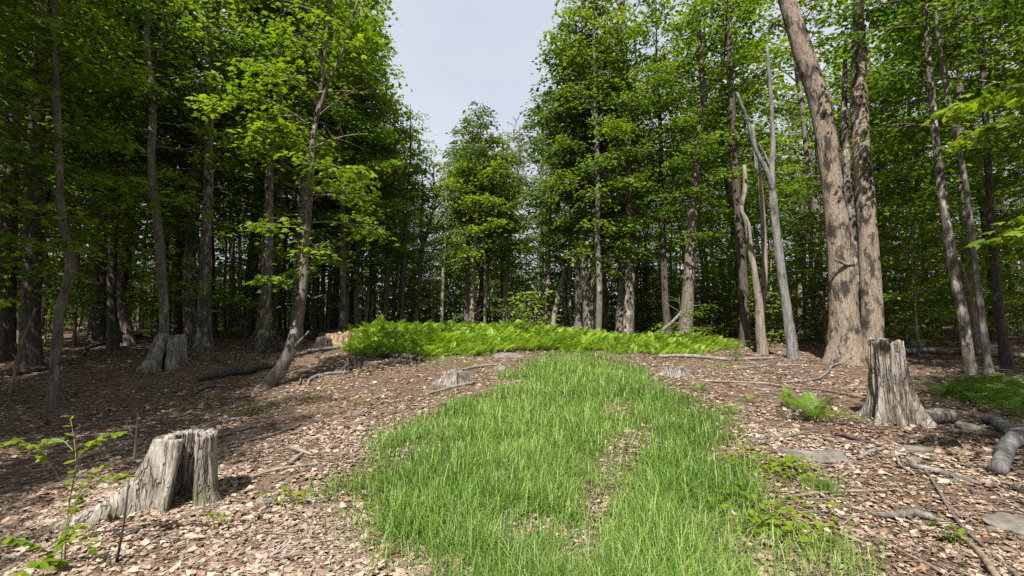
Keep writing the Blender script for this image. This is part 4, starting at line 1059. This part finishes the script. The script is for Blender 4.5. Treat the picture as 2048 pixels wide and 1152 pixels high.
def fern_mass(label, polypx, n, seed, size, mat):
    P, q = fern_field(n, seed, poly_px(polypx)); n = len(P)
    mb = MB(); pos = np.column_stack([P, height(P[:, 0], P[:, 1])])
    add_leaves(mb, FRD, pos, q.uniform(0, 6.28, n), q.normal(.6, .2, n), q.normal(0, .25, n), q.uniform(.6, 1.2, n) * size, np.clip(q.normal(.5, .2, n), 0, 1), 0)
    link('fern_patch', mb.mesh('fern_patch', [mat]), label=label, cat='ferns', kind='stuff')
fern_mass('shaded dark green fern patch at the right edge', [(1915, 800), (1990, 835), (2090, 860), (2150, 800), (2040, 765), (1960, 770)], 330, 72, .5, M_fern_mid)
fern_mass('thin shaded ferns left of the dark fern patch', [(1880, 790), (1905, 815), (1960, 815), (1960, 770), (1910, 760)], 90, 73, .45, M_fern_dk)

def fern_plant(label, u, v, nf, size, seed, mat, name='fern_plant', hi=True):
    b = gp(u, v); q = np.random.default_rng(seed)
    e = link(name, None, None, b, label, 'fern')
    v_, f_ = FRD_HI if hi else FRD
    mb = MB(); mb.add(v_, f_, None, 0, np.full(len(f_), .55), smooth=False); me = mb.mesh('frond', [mat])
    for i in range(nf):
        o = link('frond', me, e)
        o.rotation_mode = 'XYZ'
        o.rotation_euler = (q.normal(.62, .22), q.normal(0, .2), 2 * PI * i / nf * 1.0 + q.normal(0, .3))
        s = size * q.uniform(.7, 1.1); o.scale = (s, s, s)
    return e
fern_plant('upright bright fern in front of the huge tan trunk', 1632, 845, 18, .78, 81, M_fern_mid)
fern_plant('spreading light fern just left of the upright bright fern', 1585, 822, 12, .55, 82, M_fern_mid)
fern_plant('low bright fern clump right of the grass, nearest the fork of sticks', 1498, 808, 12, .32, 83, M_fern_mid)
fern_plant('low bright fern clump hugging the grass edge', 1465, 832, 12, .30, 84, M_fern_mid)
fern_plant('small fern at the grass edge below the broken grey stump', 1400, 784, 10, .34, 85, M_fern_mid)
fern_plant('single fern right of the fern bed by the dark trunk', 1468, 722, 9, .4, 86, M_fern_mid)
fern_plant('small fern under the dead grey tree', 1530, 718, 8, .3, 87, M_fern_dk)

# ------------------------------------------------------------------ low leafy weeds
def weed(label, u, v, n, rad, seed, mat=M_leaf_yl, size=.07, h=.14, tm=OVAL, name='ground_weed'):
    b = gp(u, v); q = np.random.default_rng(seed)
    P = q.normal(0, rad, (n, 2)); z = height(P[:, 0] + b[0], P[:, 1] + b[1]) - b[2] + q.uniform(.02, h, n)
    mb = MB()
    add_leaves(mb, tm, np.column_stack([P, z]), q.uniform(0, 6.28, n), q.normal(-.1, .3, n), q.normal(0, .3, n), size * q.uniform(.6, 1.3, n), np.clip(q.normal(.6, .2, n), 0, 1), 0)
    for i in range(0, n, 3):
        add_tube(mb, np.array([[P[i, 0] * .7, P[i, 1] * .7, z[i] - h - .02], [P[i, 0], P[i, 1], z[i]]]), np.array([.003, .002]), 1, sides=3, cap=False)
    return link(name, mb.mesh(name, [mat, BARK['tan']]), None, b, label, 'weeds', kind='stuff')
weed('low leafy weeds behind the grey split stump, up the slope', 505, 828, 70, .22, 91)
weed('faint weeds in sun right of the weeds up the slope', 620, 800, 30, .2, 92)
weed('light weeds trailing off the right grass edge', 1500, 940, 190, .22, 93, size=.06, h=.16)
weed('broad leaved weeds at the tip of the right grass edge', 1580, 950, 60, .14, 94, size=.09)
weed('leafy weeds at the lower right of the grass', 1540, 1050, 160, .22, 95, size=.07, h=.18)
weed('weeds beside the yellowing grass tuft', 1610, 1085, 60, .14, 96, size=.06)
weed('tiny weeds in leaves right of the grey split stump', 440, 1060, 16, .06, 97, size=.045)
weed('small weeds at left foot of the grass', 570, 1012, 40, .12, 98, size=.05)
weed('dark seedling at the bottom right corner', 1910, 1092, 18, .06, 99, M_leaf, size=.06)
weed('small seedling between fern bed and dark trunk', 1470, 712, 40, .2, 100, M_leaf_yl, size=.12, h=.5)
weed('low weeds on the litter below the fern bed', 690, 820, 26, .25, 101)
weed('bright sapling leaves poking up behind the ferns, centre', 1060, 690, 160, .45, 102, M_leaf_yl, size=.2, h=2.1, tm=MAPLE)
weed('yellow green five leaved seedling in grass, left', 737, 1033, 7, .025, 103, M_leaf_yl, size=.07, h=.12)
weed('low green patch between the litter and the ferns', 930, 728, 260, .6, 104, M_leaf_yl, size=.05, h=.08)
weed('weed patch left of the low eroded stump', 860, 792, 40, .2, 105, size=.05, h=.07)
weed('mossy weeds under the slanting tan maple', 420, 805, 60, .25, 106, M_leaf_dk, size=.06, h=.08)

# ------------------------------------------------------------------ leaf litter and twigs
rg = np.random.default_rng(55)
P = np.vstack([polar(125000, 2.2, 21, 1.0, rg), polar(62000, 2.2, 7.5, 1.0, rg)])
gc = grass_cover(P)
keep = rg.random(len(P)) < np.clip(1 - 1.0 * gc, .10, 1) * (.25 + .75 * sstep(-.55, .15, vnoise(P[:, 0] * 1.2, P[:, 1] * 1.2, 0, 61) + .5 * vnoise(P[:, 0] * 3.7, P[:, 1] * 3.7, 0, 63)))
P = P[keep]; n = len(P)
r_ = np.hypot(P[:, 0], P[:, 1])
mb = MB()
pos = np.column_stack([P, height(P[:, 0], P[:, 1]) + rg.uniform(.004, .03, n)])
curl = np.array([[0, 0, .03], [-.36, .30, .14], [-.26, .75, .0], [.05, 1.05, .13], [.24, .66, .0], [.42, .36, .10], [0, .5, -.03]])
CURL = (curl, np.array([[6, i, (i + 1) % 6] for i in range(6)])[:, ::-1])
patch = vnoise(P[:, 0] * .8, P[:, 1] * .8, 0, 62)
tint = np.clip(rg.beta(2.2, 2.2, n) + .15 * patch, 0, .955); tint = np.where(rg.random(n) < .02, rg.uniform(.965, 1, n), tint)
lob = rg.random(n) < .5
far_ = r_ > 8.5
for m_, tm_, k_ in ((lob & ~far_, MAPLE, 1.35), (~lob & ~far_, CURL, 1.0), (far_, KITE, 1.15)):
    nn = int(m_.sum())
    add_leaves(mb, tm_, pos[m_], rg.uniform(0, 6.28, nn), rg.normal(0, .2, nn), rg.normal(0, .26, nn), k_ * (.018 + .05 * rg.random(nn) ** 2.2) * np.clip(r_[m_] / 6, .95, 1.5), tint[m_], 0)
link('leaf_litter', mb.mesh('leaf_litter', [M_litter]), label='brown and tan dead leaves covering the forest floor', cat='dead leaves', kind='stuff')
M_twig = mk_bark('twig_bark', (.0880, .0686, .0528), (.3168, .2596, .2068), (.4400, .4048, .3608), .6, ridge=3, bump=.2)
mb = MB()
P = polar(13000, 2.4, 20, 1.0, rg); P = P[rg.random(len(P)) < 1 - .93 * grass_cover(P)]
for (x, y) in P:
    L = rg.uniform(.08, .5) ** 1.0; a = rg.uniform(0, PI); dx, dy = math.cos(a) * L / 2, math.sin(a) * L / 2
    b = rg.normal(0, .06) * L
    xs, ys = np.array([x - dx, x - dy * b * 4, x + dx]), np.array([y - dy, y + dx * b * 4, y + dy])
    zs = height(xs, ys) + .012 + rg.uniform(0, .025)
    r0 = rg.uniform(.0015, .005) * (1 + np.hypot(x, y) / 20)
    add_tube(mb, np.column_stack([xs, ys, zs]), np.array([r0, r0 * .8, r0 * .4]), 0, sides=3, cap=False)
link('twig_litter', mb.mesh('twig_litter', [M_twig]), label='scattered small twigs lying among the dead leaves', cat='twigs', kind='stuff')

# ------------------------------------------------------------------ near boughs with single leaves
def tint_mesh(tmpl, mat, t):
    mb = MB(); mb.add(tmpl[0], tmpl[1], None, 0, np.full(len(tmpl[1]), t), smooth=False); return mb.mesh('leaf', [mat])
HI_LEAF = [tint_mesh(MAPLE_HI, M_leaf, t) for t in (.45, .65, .85)]
YL_LEAF = [tint_mesh(MAPLE_HI, M_leaf_yl, t) for t in (.4, .6, .85)]
OV_LEAF = [tint_mesh(OVAL, M_leaf_yl, t) for t in (.4, .65, .9)]
def bough(parent, pts, n, size, seed, meshes, bark='dark', spread=.35, r0=.014, droop=.25, twigs=9, flat=.08, name='bough', pit=-.35):
    """pts: world points of the bough, from the trunk outwards"""
    q = np.random.default_rng(seed)
    pts = np.array(pts, float); base = np.array(parent.location)
    Q = catmull(pts, 14); mb = MB()
    add_tube(mb, Q - base, np.linspace(r0, r0 * .25, 14), 0, sides=6, cap=False)
    d = pts[-1] - pts[0]; a0 = math.atan2(d[1], d[0]); tips = []
    for k in range(twigs):
        t = .25 + .75 * (k + .5) / twigs; p = Q[min(13, int(t * 13))]
        a = a0 + (1 if k % 2 else -1) * q.uniform(.4, 1.1); L = spread * q.uniform(.8, 1.5) * (1.25 - .6 * t)
        e = p + np.array([math.cos(a) * L, math.sin(a) * L, -droop * L + q.normal(0, .04)])
        m = (p + e) / 2 + [0, 0, .05 * L]
        add_tube(mb, np.array([p, m, e]) - base, np.array([.006, .004, .002]), 0, sides=4, cap=False)
        tips.append((p, m, e, a))
    b = link(name, mb.mesh(name, [BARK[bark]]), parent)
    for i in range(n):
        p, m, e, a = tips[q.integers(len(tips))]; w = q.uniform(.2, 1.05)
        c = p + (e - p) * w + [q.normal(0, flat * 1.3), q.normal(0, flat * 1.3), q.normal(0, flat * .45)] - base
        o = link('leaf', meshes[q.integers(len(meshes))], b)
        R = rot_ypr(np.array([a + q.normal(0, .8)]), np.array([q.normal(pit, .25)]), np.array([q.normal(0, .35)]))[0]
        s = size * q.uniform(.65, 1.25)
        M = Matrix(((R[0, 0] * s, R[0, 1] * s, R[0, 2] * s, c[0]), (R[1, 0] * s, R[1, 1] * s, R[1, 2] * s, c[1]), (R[2, 0] * s, R[2, 1] * s, R[2, 2] * s, c[2]), (0, 0, 0, 1)))
        o.matrix_local = M
    return b
# maple just beyond the right edge, its boughs reach into the picture
rm = place('edge1', 8.4, 4.6, .8, rz=0, label='maple beyond the right edge whose near boughs hang into view', crown=False)
bough(rm, [at(2330, 150, 4.6), at(2200, 170, 4.5), at(2060, 225, 4.4), at(1940, 290, 4.3), at(1840, 350, 4.25)], 150, .165, 201, YL_LEAF + HI_LEAF[1:], spread=.34)
bough(rm, [at(2330, 40, 5.0), at(2150, -20, 5.2), at(1980, 0, 5.3), at(1820, 40, 5.4), at(1720, 90, 5.4)], 190, .16, 202, HI_LEAF + YL_LEAF, spread=.45, twigs=12)
bough(rm, [at(2330, 100, 5.8), at(2150, 40, 6.0), at(1960, 90, 6.2), at(1830, 150, 6.3), at(1730, 190, 6.4)], 180, .16, 203, HI_LEAF, spread=.5, twigs=12)
# maple just beyond the left edge
lm = place('edge0', -7.6, 4.4, .85, rz=1, label='maple beyond the left edge whose low boughs hang into view', crown=False)
bough(lm, [at(-380, 420, 4.6), at(-200, 440, 4.8), at(-60, 470, 5.0), at(60, 505, 5.2), at(115, 525, 5.3)], 80, .12, 204, HI_LEAF, spread=.35)
bough(lm, [at(-350, 150, 4.6), at(-200, 110, 4.9), at(-60, 120, 5.2), at(40, 170, 5.4), at(100, 215, 5.5)], 130, .12, 205, HI_LEAF, spread=.45, twigs=11)
bough(lm, [at(-350, 100, 5.2), at(-150, 60, 5.8), at(60, 100, 6.4), at(180, 180, 6.8), at(330, 260, 7.2)], 150, .12, 206, HI_LEAF, spread=.6, twigs=13)
bough(lm, [at(-350, 300, 5.0), at(-150, 330, 5.6), at(60, 420, 6.2), at(200, 480, 6.6), at(300, 520, 7.0)], 130, .12, 207, HI_LEAF, spread=.5, twigs=12)
# sunlit boughs of the slanting tan maple
bough(e_j, [at(618, 300, Y_j), at(580, 225, Y_j - .6), at(520, 200, Y_j - 1.0), at(450, 205, Y_j - 1.4), at(385, 215, Y_j - 1.7)], 190, .16, 208, YL_LEAF, spread=.42, twigs=12, r0=.018)
bough(e_j, [at(618, 330, Y_j), at(590, 270, Y_j - .8), at(560, 255, Y_j - 1.3), at(520, 270, Y_j - 1.6)], 150, .16, 209, YL_LEAF, spread=.42, twigs=9)
bough(e_j, [at(615, 400, Y_j), at(650, 350, Y_j - .5), at(690, 335, Y_j - .8), at(735, 345, Y_j - 1.0)], 130, .15, 210, YL_LEAF, spread=.4, twigs=9)
bough(e_j, [at(604, 585, Y_j), at(580, 560, Y_j - .3), at(550, 555, Y_j - .6), at(520, 565, Y_j - .8)], 80, .14, 211, HI_LEAF, spread=.25, twigs=7)

# ------------------------------------------------------------------ seedling with small oval leaves, lower left
sd = link('sapling', None, None, gp(128, 1128), 'spindly seedling with small oval bright leaves, lower left corner', 'sapling')
Ys = sd.location[1]
def stem(path, r, twn, leaves, seed, lsz=.052):
    leaves = int(leaves * 2.2)
    W = [at(u, v, Ys + dy) for u, v, dy in path]
    q = np.random.default_rng(seed); base = np.array(sd.location)
    mb = MB(); Q = catmull(W, 16); add_tube(mb, Q - base, np.linspace(r, r * .4, 16), 0, sides=6, cap=False)
    st = link('stem', mb.mesh('stem', [BARK['tan']]), sd)
    for i in range(leaves):
        t = .25 + .75 * (i + .5) / leaves; p = Q[min(15, int(t * 15))] + (Q[min(15, int(t * 15) + 1)] - Q[min(15, int(t * 15))]) * q.random() if t < .98 else Q[-1]
        dv = Q[-1] - Q[0]; a = math.atan2(dv[1] + .001, dv[0]) + (1 if i % 2 else -1) * q.uniform(.6, 1.3)
        o = link('leaf', OV_LEAF[q.integers(3)], st); s = lsz * q.uniform(.7, 1.25)
        R = rot_ypr(np.array([a]), np.array([q.normal(-.05, .25)]), np.array([q.normal(.25, .35)]))[0] * s; c = p - base
        o.matrix_local = Matrix(((R[0, 0], R[0, 1], R[0, 2], c[0]), (R[1, 0], R[1, 1], R[1, 2], c[1]), (R[2, 0], R[2, 1], R[2, 2], c[2]), (0, 0, 0, 1)))
stem([(128, 1128, 0), (138, 1010, 0), (152, 920, 0), (147, 870, 0), (140, 832, 0)], .006, 0, 10, 301)
stem([(150, 925, 0), (172, 895, -.05), (205, 872, -.1), (250, 864, -.15)], .003, 0, 18, 302)
stem([(120, 960, 0), (100, 925, -.05), (72, 895, -.1), (30, 882, -.15), (-20, 905, -.2)], .004, 0, 20, 303)
stem([(146, 900, 0), (120, 880, .1), (95, 885, .15), (60, 900, .2)], .003, 0, 12, 304)
stem([(135, 1030, 0), (165, 985, .1), (200, 962, .15), (262, 952, .2)], .003, 0, 20, 305, .05)
stem([(132, 1060, 0), (155, 1000, -.1), (175, 955, -.1), (205, 930, -.1)], .003, 0, 12, 306, .05)
stem([(122, 1128, 0), (128, 1080, -.1), (150, 1055, -.2), (195, 1100, -.25)], .004, 0, 16, 307, .06)
stem([(124, 1140, 0), (90, 1100, -.1), (60, 1085, -.15), (20, 1075, -.2)], .003, 0, 14, 308, .06)
stem([(126, 1140, 0), (110, 1120, -.2), (80, 1125, -.25), (50, 1145, -.3)], .003, 0, 12, 309, .062)
for lab, pts in [('thin dark bare stick stuck upright before the grey split stump', [(232, 1128, 5), (248, 1040, 4), (258, 960, 3)]),
                 ('bare forked twig standing behind the grey split stump', [(268, 925, 5), (272, 880, 4), (276, 828, 3)]),
                 ('thin grey upright stick in shade at the far left', [(22, 790, 6), (40, 700, 5), (72, 615, 4)])]:
    b = gp(pts[0][0], pts[0][1]); W = np.array([at(u, v, b[1]) for u, v, w in pts]); W[0] = b - [0, 0, .02]
    mb = MB(); Q = catmull(W, 10); add_tube(mb, Q - b, np.interp(np.linspace(0, 1, 10), np.linspace(0, 1, len(pts)), [.5 * w / F * b[1] for u, v, w in pts]), 0, sides=7)
    o = link('bare_stick', mb.mesh('bare_stick', [BARK['dark'] if 'dark' in lab else BARK['tan']]), None, b, lab, 'stick')
    if 'forked' in lab:
        for tp in [[(272, 880), (262, 868), (250, 838)], [(275, 858), (290, 850), (300, 835)]]:
            W2 = np.array([at(u, v, b[1]) for u, v in tp]) - b; mb = MB(); add_tube(mb, W2, np.array([.006, .005, .003]), 0, sides=5); link('twig', mb.mesh('twig', [BARK['tan']]), o)

# ------------------------------------------------------------------ labels of look-alikes: tell them apart by their order from the left
same = {}
for o in list(COL.objects):
    if o.parent is None and 'label' in o: same.setdefault(o['label'], []).append(o)
ORDW = ['first', 'second', 'third', 'fourth', 'fifth', 'sixth', 'seventh', 'eighth', 'ninth', 'tenth', 'eleventh', 'twelfth']
for lab, objs in same.items():
    if len(objs) > 1:
        objs.sort(key=lambda o: proj(o.location)[0])
        for i, o in enumerate(objs): o['label'] = f'{lab}, {ORDW[min(i, 11)]} from left'
